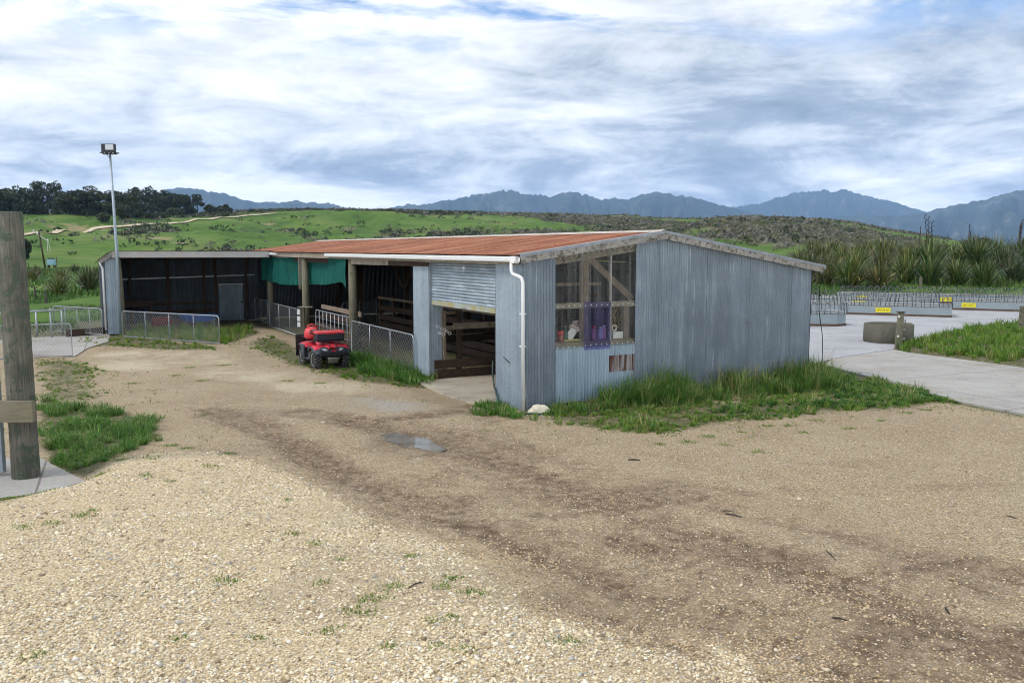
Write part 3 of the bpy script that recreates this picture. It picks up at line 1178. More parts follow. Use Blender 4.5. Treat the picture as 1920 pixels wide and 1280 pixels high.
def yard_ground():
    n, m = GX.shape
    v = np.stack([GX.ravel(), GY.ravel(), GZ.ravel()], 1)
    i = np.arange(n - 1)[:, None] * m + np.arange(m - 1)[None, :]
    q = np.stack([i, i + 1, i + m + 1, i + m], -1).reshape(-1, 4)
    at = {'worn': worn, 'pebble': m_pebble, 'dirt': m_dirt, 'grass': m_grass, 'grey': m_grey, 'sand': m_sand, 'wet': m_wet}
    o = np_obj('ground', v, None, q, M['ground'], smooth=True, attrs={k: a.ravel() for k, a in at.items()})
    tag(o, kind='structure')


yard_ground()


def slab(name, poly, z, mat, thick=0.10):
    """flat concrete sheet with a real edge"""
    b = MB()
    n = len(poly)
    top = [(x, y, z) for x, y in poly]
    bot = [(x, y, z - thick) for x, y in poly]
    b.add(top + bot, [tuple(range(n))] + [(i, i + n, (i + 1) % n + n, (i + 1) % n) for i in range(n)])
    o = b.build(name, mat)
    return tag(o, kind='structure')


def ccw(poly):
    a = sum(poly[i][0] * poly[(i + 1) % len(poly)][1] - poly[(i + 1) % len(poly)][0] * poly[i][1] for i in range(len(poly)))
    return poly if a > 0 else poly[::-1]


slab('concrete_apron', ccw(APRON), 0.022, M['concrete'])
slab('concrete_yard', ccw(YARD_SLAB), 0.016, M['concrete_yard'])
slab('concrete_path', ccw(P((-60, 664), (62, 665), (140, 668), (165, 652), (204, 640), (206, 630), (204, 626), (150, 629), (60, 633), (-60, 640))), 0.012, M['concrete'])
slab('concrete_pad', ccw(P((-160, 950), (0, 938), (60, 932), (100, 924), (160, 906), (118, 885), (78, 864), (40, 860), (-160, 880))), 0.045, M['concrete'], 0.14)
slab('shed_floor', ccw([tuple(W(v, u)[:2]) for v, u in ((-0.55, 1.45), (-0.62, 3.3), (-0.45, 5.35), (0.1, 5.5), (8.9, 5.5), (8.9, 0.15), (0.12, 0.15), (0.12, 1.45))]), 0.02, M['concrete_in'])
pud = MB()
pc = [(x, y, 0.012) for x, y in ccw(PUDDLE)]
pud.add([Vector(p) + Vector((0, 0, float(gz(p[0], p[1])) + 0.006 - 0.012)) for p in pc], [tuple(range(len(pc)))])
zmax = float(np.max([gz(p[0], p[1]) for p in pc])) - 0.004
pud.v = [(x, y, zmax) for x, y, z in pud.v]
tag(pud.build('puddle', M['water']), kind='structure')

# hill road: ribbon of clay laid on the hillside
line = [(-160, 455), (42, 441), (100, 437.5), (160, 431), (215, 427), (300, 420.5), (400, 411), (470, 404), (500, 400), (517, 397)]
lx = np.linspace(-160, 517, 110)
ly = np.interp(lx, [p[0] for p in line], [p[1] for p in line])
rr_ = np.array([math.hypot(*on_terrain(a, b)[:2]) for a, b in zip(lx, ly)])
rr_ = np.array([np.median(rr_[max(0, k - 7):k + 8]) for k in range(len(rr_))])
rr_ = np.convolve(np.pad(rr_, 6, mode='edge'), np.ones(13) / 13, mode='valid')
pts = []
for a, b, r_ in zip(lx, ly, rr_):
    d = ray(a, b)
    h_ = math.hypot(d[0], d[1])
    pts.append(Vector((d[0] / h_ * r_, d[1] / h_ * r_, float(terrain(d[0] / h_ * r_, d[1] / h_ * r_)))))
rb = MB()
row = []
for i, p in enumerate(pts):
    d = (pts[min(i + 1, len(pts) - 1)] - pts[max(i - 1, 0)])
    s = Vector((d.y, -d.x, 0)).normalized() * 0.95
    for sg in (-1, 1):
        q = p + s * sg
        row.append((q.x, q.y, float(terrain(q.x, q.y)) + 0.30))
rb.add(row, [(2 * i, 2 * i + 1, 2 * i + 3, 2 * i + 2) for i in range(len(pts) - 1)])
tag(rb.build('hill_road', M['road']), kind='structure')


# ------------------------------------------------------------------ grass, pebbles, scrub (stuff)
def blades(pos, h, w, cols, lean=0.5, az=None):
    """pos (n,3); h (n,) heights; each a two-piece tapering blade"""
    n = len(pos)
    a = rng.random(n) * 2 * math.pi if az is None else az
    d = np.stack([np.cos(a), np.sin(a), np.zeros(n)], 1)
    tw = a + rng.normal(0, 0.7, n)
    s = np.stack([-np.sin(tw), np.cos(tw), np.zeros(n)], 1)
    ln = lean * h * (0.15 + 1.1 * rng.random(n))
    ww = (w * (0.6 + 0.8 * rng.random(n)))[:, None]
    up = np.array([0, 0, 1.0])
    b0, b1 = pos - s * ww / 2, pos + s * ww / 2
    mid = pos + d * (ln * 0.35)[:, None] + up * (h * 0.6)[:, None]
    m0, m1 = mid - s * ww * 0.4, mid + s * ww * 0.4
    tip = pos + d * ln[:, None] + up * (h * (1.0 - 0.38 * np.clip(ln / h, 0, 1)))[:, None]
    v = np.stack([b0, b1, m1, m0, tip], 1).reshape(-1, 3)
    k = np.arange(n)[:, None] * 5
    tri = (k + np.array([[3, 2, 4]])).reshape(-1, 3)
    quad = (k + np.array([[0, 1, 2, 3]])).reshape(-1, 4)
    c = np.repeat(cols, 5, axis=0)
    return v, tri, quad, c


GREENS = np.array([(.085, .195, .022), (.125, .245, .026), (.065, .150, .020), (.17, .285, .036), (.22, .27, .060), (.34, .29, .11)])


def scatter(poly, dens, hfun, w=0.014, pal=None, probs=None, lean=0.5, clump=0.0, thin=None, clx=6.0, per=18, rad=None):
    """grass tufts: blades fan out of shared roots, each tuft with its own height and tone"""
    xs, ys = [p[0] for p in poly], [p[1] for p in poly]
    area = (max(xs) - min(xs)) * (max(ys) - min(ys))
    n = int(area * dens / per)
    x = min(xs) + rng.random(n) * (max(xs) - min(xs))
    y = min(ys) + rng.random(n) * (max(ys) - min(ys))
    jx, jy = fbm(x, y, 1.7, 3) * 0.55, fbm(x + 31, y, 1.7, 3) * 0.55
    ok = in_poly(poly, x + jx, y + jy)
    if clump > 0:
        ok &= rng.random(n) < np.clip(0.5 + clump * fbm(x, y, clx * 0.22, 4) * 2.2, 0.02, 1)
    if thin is not None:
        ok &= rng.random(n) < thin(x, y)
    x, y = x[ok], y[ok]
    n = len(x)
    pal = GREENS if pal is None else pal
    hh = hfun(x, y) * (0.55 + 0.75 * rng.random(n))
    tone = pal[rng.choice(len(pal), n, p=probs)] * (0.8 + 0.4 * rng.random((n, 1)))
    a = rng.random((n, per)) * 2 * math.pi
    r0 = (np.clip(hh * 0.30, 0.03, 0.10) if rad is None else np.full(n, rad))[:, None] * np.sqrt(rng.random((n, per)))
    bx, by = (x[:, None] + r0 * np.cos(a)).ravel(), (y[:, None] + r0 * np.sin(a)).ravel()
    bh = (hh[:, None] * (0.55 + 0.6 * rng.random((n, per)))).ravel()
    own = pal[rng.choice(len(pal), n * per, p=probs)]
    cols = (np.repeat(tone, per, axis=0) * 0.6 + own * 0.4) * (0.7 + 0.65 * rng.random((n * per, 1)))
    return blades(np.stack([bx, by, gz(bx, by) - 0.015], 1), bh, w, cols, lean, (a + rng.normal(0, .5, a.shape)).ravel())


def merge(parts):
    V_, T_, Q_, C_, b = [], [], [], [], 0
    for v, t, q, c in parts:
        V_.append(v); T_.append(t + b); Q_.append(q + b); C_.append(c)
        b += len(v)
    return np.concatenate(V_), np.concatenate(T_), np.concatenate(Q_), np.concatenate(C_)


def grass_obj(name, label, parts, cat='grass'):
    v, t, q, c = merge(parts)
    o = np_obj(name, v, t, q, M['grass'], col=c)
    return tag(o, label, cat, kind='stuff')


LUSH = np.array([(.045, .135, .020), (.080, .195, .026), (.125, .25, .036), (.18, .28, .07), (.36, .32, .15)])
nobare = lambda x, y: 1 - np.clip(samp(bare_lawn, x, y) * 1.3, 0, 0.97)
const = lambda h: (lambda x, y: np.full(len(x), h) * (0.7 + 0.8 * (fbm(x, y, 1.2, 3) + 0.35)))
grass_obj('long_grass', 'lush dark green grass around the foot of the near timber post',
          [scatter(GRASS['post'], 1900, const(0.22), 0.012, LUSH, [.30, .28, .20, .13, .09], 1.15, 1.0),
           scatter(GRASS['left_thin'], 900, const(0.07), 0.013, None, None, 0.9, 1.0)])
grass_obj('short_grass', 'yellow green grass strip below the chain mesh gate of the open wing',
          [scatter(GRASS['wing_strip'], 420, const(0.13), 0.02, None, [.15, .2, .1, .25, .2, .1], 0.5, 0.3),
           scatter(GRASS['wing_in'], 420, const(0.30), 0.022, None, None, 0.5, 0.3)])
grass_obj('long_grass', 'green grass around the quad bike and along the chain mesh gates',
          [scatter(GRASS['quad'], 800, const(0.09), 0.016, None, None, 0.6, 1.0),
           scatter(GRASS['gate'], 1300, const(0.36), 0.017, LUSH, [.35, .3, .2, .1, .05], 0.7, 0.3)])
grass_obj('long_grass', 'small tuft of green grass at the corner below the white downpipe',
          [scatter(GRASS['corner'], 1700, const(0.22), 0.014, LUSH, [.2, .3, .3, .12, .08], 0.8, 0.3)])


def wall_h(x, y):
    p = np.stack([x, y], 1) - O[:2]
    v = p @ V[:2]
    u = p @ U[:2]
    h = np.interp(v, [0.4, 1.4, 2.6, 4.5, 6.5, 9.0, 10.0], [.26, .50, .90, 1.02, .90, 1.08, .65])
    return h * np.interp(-u, [0, 0.5, 1.0, 1.3], [1.0, 0.95, .6, .35]) * (0.8 + 0.9 * fbm(x, y, 1.1, 3))


DRY = np.array([(.045, .130, .020), (.075, .185, .026), (.12, .245, .036), (.20, .28, .07), (.38, .33, .14), (.44, .35, .17)])
grass_obj('long_grass', 'tall seeding grass growing against the corrugated gable wall',
          [scatter(WALLSTRIP, 2600, wall_h, 0.013, DRY, [.28, .28, .22, .13, .06, .03], 0.75, 0.8),
           scatter(WALLSTRIP, 130, lambda x, y: wall_h(x, y) * 1.35, 0.010, np.array([(.40, .34, .17), (.30, .28, .12), (.20, .24, .08)]), [.4, .35, .25], 0.45, 0.3, None, 6.0, 5, .05)])
CLOV = P((1560, 706), (1600, 710), (1660, 713), (1790, 752), (1700, 764), (1610, 766), (1480, 776), (1350, 790), (1330, 772), (1450, 758), (1560, 748))
grass_obj('lawn', 'patchy lawn with dark clover in front of the gable wall',
          [scatter(GRASS['lawn'], 3000, const(0.12), 0.013, None, [.18, .22, .14, .2, .15, .11], 0.8, 0.45, nobare),
           scatter(GRASS['lawn'], 260, const(0.30), 0.012, DRY, [.2, .25, .2, .15, .12, .08], 0.7, 1.0, nobare),
           scatter(CLOV, 1300, const(0.13), 0.028, np.array([(.035, .110, .016), (.050, .140, .020), (.070, .165, .026), (.45, .47, .38)]),
                   [.4, .38, .205, .015], 1.2, 0.4, nobare)])
EDGE = P((1546, 682), (1590, 694), (1690, 719), (1790, 749), (1850, 762), (1850, 769), (1780, 757), (1690, 728), (1590, 702), (1546, 690))
grass_obj('short_grass', 'thin ragged grass along the edge of the concrete apron',
          [scatter(EDGE, 500, const(0.10), 0.014, None, None, 0.9, 1.2)])
grass_obj('long_grass', 'bright green grass island beside the round concrete trough',
          [scatter(GRASS['island'], 520, const(0.36), 0.022, None, [.2, .25, .15, .22, .13, .05], 0.6, 0.3)])


# small weeds in the gravel
def weeds():
    px = [(735, 1138, 1.3), (885, 1153, 1.2), (700, 1160, 1.6), (640, 1080, .8), (1060, 1245, 1.2), (660, 1182, 1), (810, 1215, .8), (853, 1207, .8),
          (832, 1142, 1), (848, 1122, .9), (768, 1070, .9), (590, 1050, .9), (230, 874, 1.2), (285, 880, .8), (395, 892, 1.2), (275, 915, .9),
          (155, 995, 1.3), (100, 1010, 1), (45, 1018, 1), (175, 985, .8), (320, 925, .8), (555, 1030, 1), (605, 1125, .8), (620, 1218, 1),
          (480, 1225, .8), (690, 1190, .8), (730, 1260, .9), (820, 1268, .8), (870, 1278, .8), (90, 930, 1.6), (25, 942, 1.8), (5, 945, 1.6), (190, 900, 1.4),
          (340, 1228, .8), (70, 1270, 1), (430, 1120, 1.4), (540, 960, .7), (1290, 830, 1.4), (1330, 820, 1.4), (1420, 848, 1.2), (1250, 812, 1.5), (1180, 810, 1.6),
          (1480, 800, 1.3), (1590, 805, 1.2), (1530, 790, 1.4), (1700, 775, 1.3), (1735, 770, 1.2), (1360, 835, .9), (1235, 833, 1), (845, 733, 1.6), (1145, 805, 1.6),
          (360, 690, 1.6), (420, 686, 1.8), (380, 715, 1.6), (250, 720, 1.5), (180, 770, 1.5), (330, 705, 1.6), (540, 715, 1.5), (600, 720, 1.5), (320, 838, 1.5),
          (430, 858, 1.2), (350, 845, 1.2), (270, 820, 1.6), (1505, 812, 1.0), (1650, 790, 1.0), (1390, 812, 1.2), (1440, 800, 1.2)]
    parts = []
    for x, y, s in px:
        p = G(x, y)
        s *= .72
        n = int(95 * s)
        rad = 0.075 * s
        q = rng.normal(0, 1, (n, 2)) * rad * np.array([1.3, 1.0])
        X, Y = p.x + q[:, 0], p.y + q[:, 1]
        pos = np.stack([X, Y, gz(X, Y) - 0.01], 1)
        pal = GREENS[rng.choice(6, n, p=[.15, .22, .12, .25, .18, .08])]
        parts.append(blades(pos, (0.025 + 0.035 * rng.random(n)) * (0.6 + .4 * s), 0.012, pal * (0.7 + .6 * rng.random((n, 1))), 1.0))
    # thin random sprinkle at the grass margins
    n = 34000
    x, y = -20 + rng.random(n) * 34, 10 + rng.random(n) * 24
    g = blur(m_grass, 12)
    e = samp(g, x, y)
    nz = fbm(x, y, 0.9, 4)
    ok = (rng.random(n) < np.clip(e * 1.3 - 0.05, 0, .8)) & (nz > 0.02) & (samp(slab_zone, x, y) < .1)
    x, y = x[ok], y[ok]
    for k in range(4):
        X, Y = x + rng.normal(0, .05, len(x)), y + rng.normal(0, .05, len(x))
        pos = np.stack([X, Y, gz(X, Y) - 0.01], 1)
        pal = GREENS[rng.choice(6, len(x), p=[.15, .2, .12, .22, .2, .11])]
        parts.append(blades(pos, 0.03 + 0.05 * rng.random(len(x)), 0.014, pal * (0.7 + .6 * rng.random((len(x), 1))), .9))
    grass_obj('weeds', 'small green weeds sprouting through the gravel yard', parts, 'weeds')


weeds()


def bank_grass():
    parts = []
    for (x0, x1, y0, y1, dens, h, w) in ((-60, -17, 37, 62, 26, .45, .05), (-95, -30, 62, 150, 4, .55, .14), (22, 75, 66, 110, 9, .6, .09)):
        n = int((x1 - x0) * (y1 - y0) * dens)
        x, y = x0 + rng.random(n) * (x1 - x0), y0 + rng.random(n) * (y1 - y0)
        keep = np.ones(n, bool)
        if x0 < 0:
            p = np.stack([x, y], 1) - O[:2]
            keep &= ~((p @ V[:2] > -8.2) & (p @ U[:2] > 22) & (p @ U[:2] < 31))
            keep &= samp(slab_zone, np.clip(x, NX0, NX1), np.clip(y, NY0, NY1)) < .05
            keep &= (y > 38) | (x < -20)
        x, y = x[keep], y[keep]
        nz = fbm(x, y, 0.16, 4)
        hh = h * np.clip(0.75 + 1.3 * nz, .2, 1.6)
        pal = np.array([(.035, .085, .020), (.055, .125, .022), (.075, .155, .026), (.11, .17, .04), (.17, .17, .08)])
        c = pal[np.clip(((nz + .45) * 4.2 + rng.normal(0, .8, len(x))).astype(int), 0, 4)]
        z = gz(x, y) - 0.06
        parts.append(blades(np.stack([x, y, z], 1), hh, w, c * (0.7 + .6 * rng.random((len(x), 1))), .6))
    grass_obj('rough_grass', 'rough long pasture grass on the banks beyond the yard', parts)


bank_grass()


def gravel():
    # squashed, uneven octahedra lying on the yard
    base = np.array([(1, 0, 0), (0, 1, 0), (-1, 0, 0), (0, -1, 0), (0, 0, 1), (0, 0, -1)], float)
    tris = np.array([(0, 1, 4), (1, 2, 4), (2, 3, 4), (3, 0, 4), (1, 0, 5), (2, 1, 5), (3, 2, 5), (0, 3, 5)])
    n = 430000
    t = rng.random(n)
    yy = 6.2 * (18.5 / 6.2) ** (t ** 1.0)
    hw = yy * 0.66
    xx = (rng.random(n) * 2 - 1) * hw
    pb, dr, gr = samp(m_pebble, xx, yy), samp(m_dirt, xx, yy), samp(m_grass, xx, yy)
    pr = 0.15 + 0.40 * np.clip(pb * 1.4 - .2, 0, 1) - 0.05 * np.clip(dr, 0, 1) * (pb < .5) - 0.2 * np.clip(samp(worn, xx, yy), 0, 1) * (pb > .5)
    pr = pr * (1 - np.clip(gr, 0, 1)) * np.clip(1.25 - (yy - 6) / 16, 0.2, 1) * (samp(m_wet, xx, yy) < .5) * (samp(slab_zone, xx, yy) < .15)
    pr = pr * np.clip(0.85 + 1.2 * fbm(xx, yy, 0.8, 3), .25, 1.4)
    ok = rng.random(n) < pr
    x, y, pb = xx[ok], yy[ok], pb[ok]
    k = len(x)
    s = (0.0085 + 0.011 * rng.random(k) ** 1.6) * np.where(pb > .5, 1.05, 0.95)
    s *= np.where(rng.random(k) < 0.035, 1.9, 1.0) * np.where(rng.random(k) < 0.006, 1.5, 1.0)
    sh = np.stack([s * (0.8 + .6 * rng.random(k)), s * (0.7 + .5 * rng.random(k)), s * (0.42 + .25 * rng.random(k))], 1)
    v = base[None] * sh[:, None, :] * (0.75 + 0.5 * rng.random((k, 6, 1)))
    a = rng.random(k) * 6.283
    ca, sa = np.cos(a), np.sin(a)
    rx = v[:, :, 0] * ca[:, None] - v[:, :, 1] * sa[:, None]
    ry = v[:, :, 0] * sa[:, None] + v[:, :, 1] * ca[:, None]
    tl = rng.normal(0, .25, k)[:, None]
    v = np.stack([rx, ry, v[:, :, 2] + rx * tl], 2)
    v += np.stack([x, y, gz(x, y) + s * 0.18], 1)[:, None, :]
    pal = np.array([(.72, .60, .395), (.63, .505, .31), (.78, .69, .52), (.50, .385, .235), (.44, .405, .345), (.28, .21, .135), (.82, .76, .64)])
    ci = rng.choice(7, k, p=[.27, .22, .17, .14, .08, .06, .06])
    col = pal[ci] * (0.8 + .4 * rng.random((k, 1)))
    col = np.where((pb > .5)[:, None], col, col * np.array([.78, .72, .66]))
    f = (np.arange(k)[:, None, None] * 6 + tris[None]).reshape(-1, 3)
    o = np_obj('gravel', v.reshape(-1, 3), f, None, M['pebble'], col=np.repeat(col, 6, axis=0))
    tag(o, 'loose cream and tan gravel stones spread over the yard', 'gravel', kind='stuff')


gravel()


def scrub():
    n = 95000
    r = 185 + (rng.random(n) ** 0.8) * 300
    az = R(-34) + rng.random(n) * R(62)
    x, y = r * np.sin(az), r * np.cos(az)
    m = scrub_mask(x, y)
    ok = rng.random(n) < np.clip(m * 0.62, 0, 1) * (r / 330)
    lone = (rng.random(n) < 0.010) & (r > 190)
    ok |= lone
    x, y, r, az = x[ok], y[ok], r[ok], az[ok]
    n = len(x)
    z = terrain(x, y)
    size = 0.55 + 0.95 * rng.random(n) ** 1.5
    dark = rng.random(n) < np.where(az > R(-2), 0.17, 0.62)
    K = 16
    d = rng.normal(0, 1, (n, K, 3))
    d /= np.linalg.norm(d, axis=2, keepdims=True)
    d[:, :, 2] = np.abs(d[:, :, 2])
    c = d * (size[:, None, None] * (0.55 + 0.45 * rng.random((n, K, 1)))) * np.array([1.25, 1.25, 0.9])
    c += np.stack([x, y, z + 0.1], 1)[:, None, :]
    e1, e2 = rng.normal(0, 1, (n, K, 3)), rng.normal(0, 1, (n, K, 3))
    q = (size * 0.55)[:, None, None]
    e1 = e1 / np.linalg.norm(e1, axis=2, keepdims=True) * q
    e2 = e2 / np.linalg.norm(e2, axis=2, keepdims=True) * q
    v = np.stack([c - e1 * .6, c + e1 * .6 - e2 * .3, c + e2 * .8], 2).reshape(-1, 3)
    f = np.arange(len(v)).reshape(-1, 3)
    g1 = np.array([(.035, .050, .022), (.045, .065, .025), (.03, .04, .022)])
    g2 = np.array([(.165, .155, .115), (.21, .195, .160), (.135, .135, .085), (.105, .125, .055), (.25, .23, .20)])
    col = np.where(dark[:, None], g1[rng.integers(0, 3, n)], g2[rng.integers(0, 5, n)])
    col = np.repeat(col[:, None, :], K * 3, axis=1) * (0.75 + 0.5 * np.repeat(rng.random((n, K, 1)), 3, axis=1))
    o = np_obj('hill_scrub', v, f, None, M['leaf'], col=col.reshape(-1, 3))
    tag(o, 'grey brown and dark green scrub scattered over the hillside', 'scrub', kind='stuff')


scrub()

# ------------------------------------------------------------------ the shed
PITCHC = 0.0762
SHED_L = 29.3          # length along u
SHED_W = 9.0           # width along v
RIDGE_V, RIDGE_Z = 3.75, 4.11
EAVE_L, EAVE_R = 3.56, 3.24


def zr(v):
    """top of the main roof at v"""
    if v <= RIDGE_V:
        return RIDGE_Z - (RIDGE_V - v) * (RIDGE_Z - EAVE_L) / (RIDGE_V + 0.25)
    return RIDGE_Z - (v - RIDGE_V) * (RIDGE_Z - EAVE_R) / (9.2 - RIDGE_V)


shed = empty('farm_shed', O, AZ)
tag(shed, 'long corrugated iron farm shed with rusty red roof, open bays and side wing', 'shed')


def corr(a0, a1, place, z0, ztop, amp=0.0125, seg=8, rows=1, phase=0.0):
    """corrugated strip from a0 to a1 (metres across); place(a, off, z) -> point"""
    n = max(2, int(round((a1 - a0) / PITCHC * seg)))
    b = MB()
    vs_ = []
    for i in range(n + 1):
        a = a0 + (a1 - a0) * i / n
        off = amp * math.cos(2 * math.pi * (a / PITCHC) + phase)
        zt = ztop(a) if callable(ztop) else ztop
        zb = z0(a) if callable(z0) else z0
        for k in range(rows + 1):
            vs_.append(place(a, off, zb + (zt - zb) * k / rows))
    r = rows + 1
    b.add(vs_, [(i * r + k, (i + 1) * r + k, (i + 1) * r + k + 1, i * r + k + 1) for i in range(n) for k in range(rows)])
    return b


def sheets(parent, spans, place, z0, ztop, mat, name='corrugated_sheet', jitter=0.0):
    for i, (a, b) in enumerate(spans):
        lap = 0.006 if i % 2 else 0.0
        pl = (lambda q, off, z, lap=lap: place(q, off + lap, z))
        corr(a, b, pl, z0 if callable(z0) else z0 + random.uniform(-jitter, jitter), ztop).build(name, mat, parent, True)


def spans(a, b, w=0.762):
    n = max(1, round((b - a) / w))
    return [(a + (b - a) * i / n, a + (b - a) * (i + 1) / n + (0.02 if i < n - 1 else 0)) for i in range(n)]


# gable wall B at u = 0
wallB = empty('gable_wall', parent=shed)
placeB = lambda a, off, z: (a, -0.01 - off, z)
topB = lambda a: zr(a) - 0.10
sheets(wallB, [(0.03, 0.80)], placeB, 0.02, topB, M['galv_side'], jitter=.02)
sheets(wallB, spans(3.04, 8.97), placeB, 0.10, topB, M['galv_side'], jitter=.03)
sheets(wallB, [(0.79, 1.56), (1.55, 2.32)], lambda a, off, z: (a, 0.012 - off * 1.25, z), 0.14, 1.43, M['galv_low'], jitter=.02)
sheets(wallB, [(2.30, 3.05)], lambda a, off, z: (a, 0.004 - off * 1.1, z), 1.16, 1.43, M['galv_low'])
sheets(wallB, [(2.31, 3.05)], lambda a, off, z: (a, 0.022 - off * 1.1, z), 0.76, 1.20, M['galv_rust'])
sheets(wallB, [(2.31, 3.05)], lambda a, off, z: (a, 0.030 - off * 1.1, z), 0.14, 0.80, M['galv_low'])

# window: timber frame behind clear corrugated sheets
win = empty('window', parent=shed)
win['label'] = 'wide window of clear corrugated plastic over timber frame'
MB().beam((0.76, 0.055, 2.385), (3.08, 0.055, 2.385), 0.05, 0.13).build('mid_rail', M['lintel'], win)
MB().beam((0.76, 0.055, 1.455), (3.08, 0.055, 1.455), 0.05, 0.14).build('sill_rail', M['lintel'], win)
MB().box((1.92, 0.27, 1.535), (2.32, 0.38, 0.03)).build('shelf', M['timber_mid'], win)
MB().beam((0.76, 0.075, zr(.76) - .27), (3.08, 0.075, zr(3.08) - .27), 0.05, 0.22).build('top_rail', M['lintel'], win)
MB().beam((1.66, 0.12, 1.5), (1.66, 0.12, 3.55), 0.20, 0.10, (0, 1, 0)).build('mullion', M['timber_mid'], win)
MB().beam((1.78, 0.20, 3.52), (3.10, 0.20, 2.48), 0.06, 0.15).build('brace', M['timber_mid'], win)
MB().beam((0.76, 0.45, 2.86), (2.35, 0.45, 2.86), 0.05, 0.07).build('inner_rail', M['timber_mid'], win)
MB().beam((2.36, 0.05, 1.5), (2.36, 0.05, 3.55), 0.045, 0.03, (0, 1, 0)).build('batten', M['fascia'], win)
MB().beam((2.86, 0.14, 1.5), (2.86, 0.14, 2.4), 0.15, 0.12, (0, 1, 0)).build('stud', M['timber_mid'], win)
for a, b in ((0.80, 1.575), (1.56, 2.335), (2.32, 3.035)):
    corr(a, b, lambda q, off, z: (q, -0.004 - off * 1.0, z), 1.39, lambda q: zr(q) - 0.09).build('clear_pane', M['clear'], win, True)
corr(1.575, 2.33, lambda q, off, z: (q, -0.020 - off * 1.0, z), 1.335, 2.47).build('tinted_pane', M['violet'], win, True)
wash = MB().lathe([(0.0, 0.0), (0.013, 0.0), (0.013, 0.006), (0.007, 0.010), (0.0, 0.012)], 8, axis='y').mesh('washer', M['white'])
for zz, dz in ((2.385, 0), (1.455, -.02)):
    k = 0
    a = 0.84
    while a < 3.02:
        inst('washer', wash, win, (a, -0.036, zz + (dz if a < 1.5 else 0) + random.uniform(-.008, .008)), (math.pi, 0, 0))
        a += 0.152
a = 0.90
while a < 3.02:
    inst('washer', wash, win, (a, -0.03, zr(a) - .24), (math.pi, 0, 0))
    a += 0.152

# front A at v = 0
front = empty('front_wall', parent=shed)
placeA = lambda a, off, z: (-0.01 - off, a, z)
sheets(front, [(0.04, 0.72), (0.71, 1.42)], placeA, 0.02, 3.42, M['galv_front'], jitter=.01)
sheets(front, [(5.52, 6.62)], placeA, 0.10, 3.42, M['galv_front'])
# return of the pillar beside the door
corr(0.0, 0.42, lambda a, off, z: (a, 5.50 + off * .2, z), 0.08, 3.42).build('corrugated_sheet', M['galv_front'], front, True)
corr(0.0, 0.30, lambda a, off, z: (a, 6.64 + off * .2, z), 0.08, 3.42).build('corrugated_sheet', M['galv_front'], front, True)
corr(0.0, 0.30, lambda a, off, z: (a, 1.44 + off * .2, z), 0.05, 3.42).build('corrugated_sheet', M['galv_in_shade'], front, True)
MB().box((-0.012, 0.02, 1.72), (0.05, 0.06, 3.38)).build('corner_flashing', M['galv_side'], front)
MB().beam((0.0, 1.42, 3.395), (0.0, 5.52, 3.395), 0.06, 0.14).build('lintel', M['lintel'], front)
# slit cut in the front sheet
MB().beam((-0.026, 1.00, 1.16), (-0.026, 0.66, 1.06), 0.01, 0.018).build('sheet_tear', M['black'], front)

# roller door
rd = empty('roller_door', parent=shed)
rd['label'] = 'galvanised roller door half raised, its bottom bar stained yellow green'
nsl = 13
z_top, z_bot = 3.325, 2.26
for i in range(nsl):
    za = z_bot + (z_top - z_bot) * i / nsl
    hh = (z_top - z_bot) / nsl
    b = MB()
    prof = [(0.0, 0.0), (-0.010, 0.10), (-0.019, 0.30), (-0.021, 0.55), (-0.015, 0.80), (0.0, 0.97)]
    for yy in (1.46, 5.48):
        b.v += [(0.10 + p, yy, za + hh * q) for p, q in prof]
    n = len(prof)
    b.f += [(k, k + n, k + n + 1, k + 1) for k in range(n - 1)]
    b.build('slat', M['galv_roller'], rd, True)


def bar_mat():
    t = NT('stained bottom bar')
    n = t.noise(2.4, 5, 0.65)
    t.set(Base_Color=t.ramp(n, [(0.38, (.36, .40, .38)), (0.5, (.34, .34, .24)), (0.64, (.36, .31, .14))]), Roughness=0.6, Metallic=0.2)
    return t.mat


M['bar'] = bar_mat()
MB().box((0.09, 3.47, 2.20), (0.035, 4.02, 0.13)).build('bottom_bar', M['bar'], rd, bevel=.006)
MB().path([(0.06, 3.35, 2.13), (0.05, 3.35, 2.17), (0.05, 3.25, 2.17), (0.06, 3.25, 2.13)], 0.012, 6).build('pull_handle', M['steel'], rd)
MB().path([(0.06, 3.4, 2.15), (0.065, 3.41, 1.75), (0.06, 3.4, 1.45)], 0.006, 5).build('pull_cord', M['black'], rd)
MB().box((0.074, 3.35, 3.20), (0.006, 0.15, 0.075)).build('maker_plate', M['white'], rd)
MB().box((0.0705, 3.315, 3.203), (0.003, 0.055, 0.012)).build('plate_print', M['dark_grey'], rd)

# fascia, gutter, downpipe
eav = empty('eaves', parent=shed)
MB().beam((-0.17, 0.0, 3.43), (-0.17, 23.5, 3.43), 0.035, 0.19).build('fascia_board', M['lintel'], eav)


def gutter(u0, u1):
    prof = [(-0.205, 3.515), (-0.205, 3.415), (-0.225, 3.40), (-0.295, 3.40), (-0.315, 3.425), (-0.318, 3.46), (-0.325, 3.465), (-0.328, 3.525),
            (-0.318, 3.525), (-0.310, 3.43), (-0.29, 3.41), (-0.22, 3.41)]
    b = MB()
    n = len(prof)
    for uu in (u0, u1):
        b.v += [(p, uu, q) for p, q in prof]
    b.f += [(k, (k + 1) % n, (k + 1) % n + n, k + n) for k in range(n)]
    b.f += [tuple(range(n - 1, -1, -1)), tuple(range(n, 2 * n))]
    return b


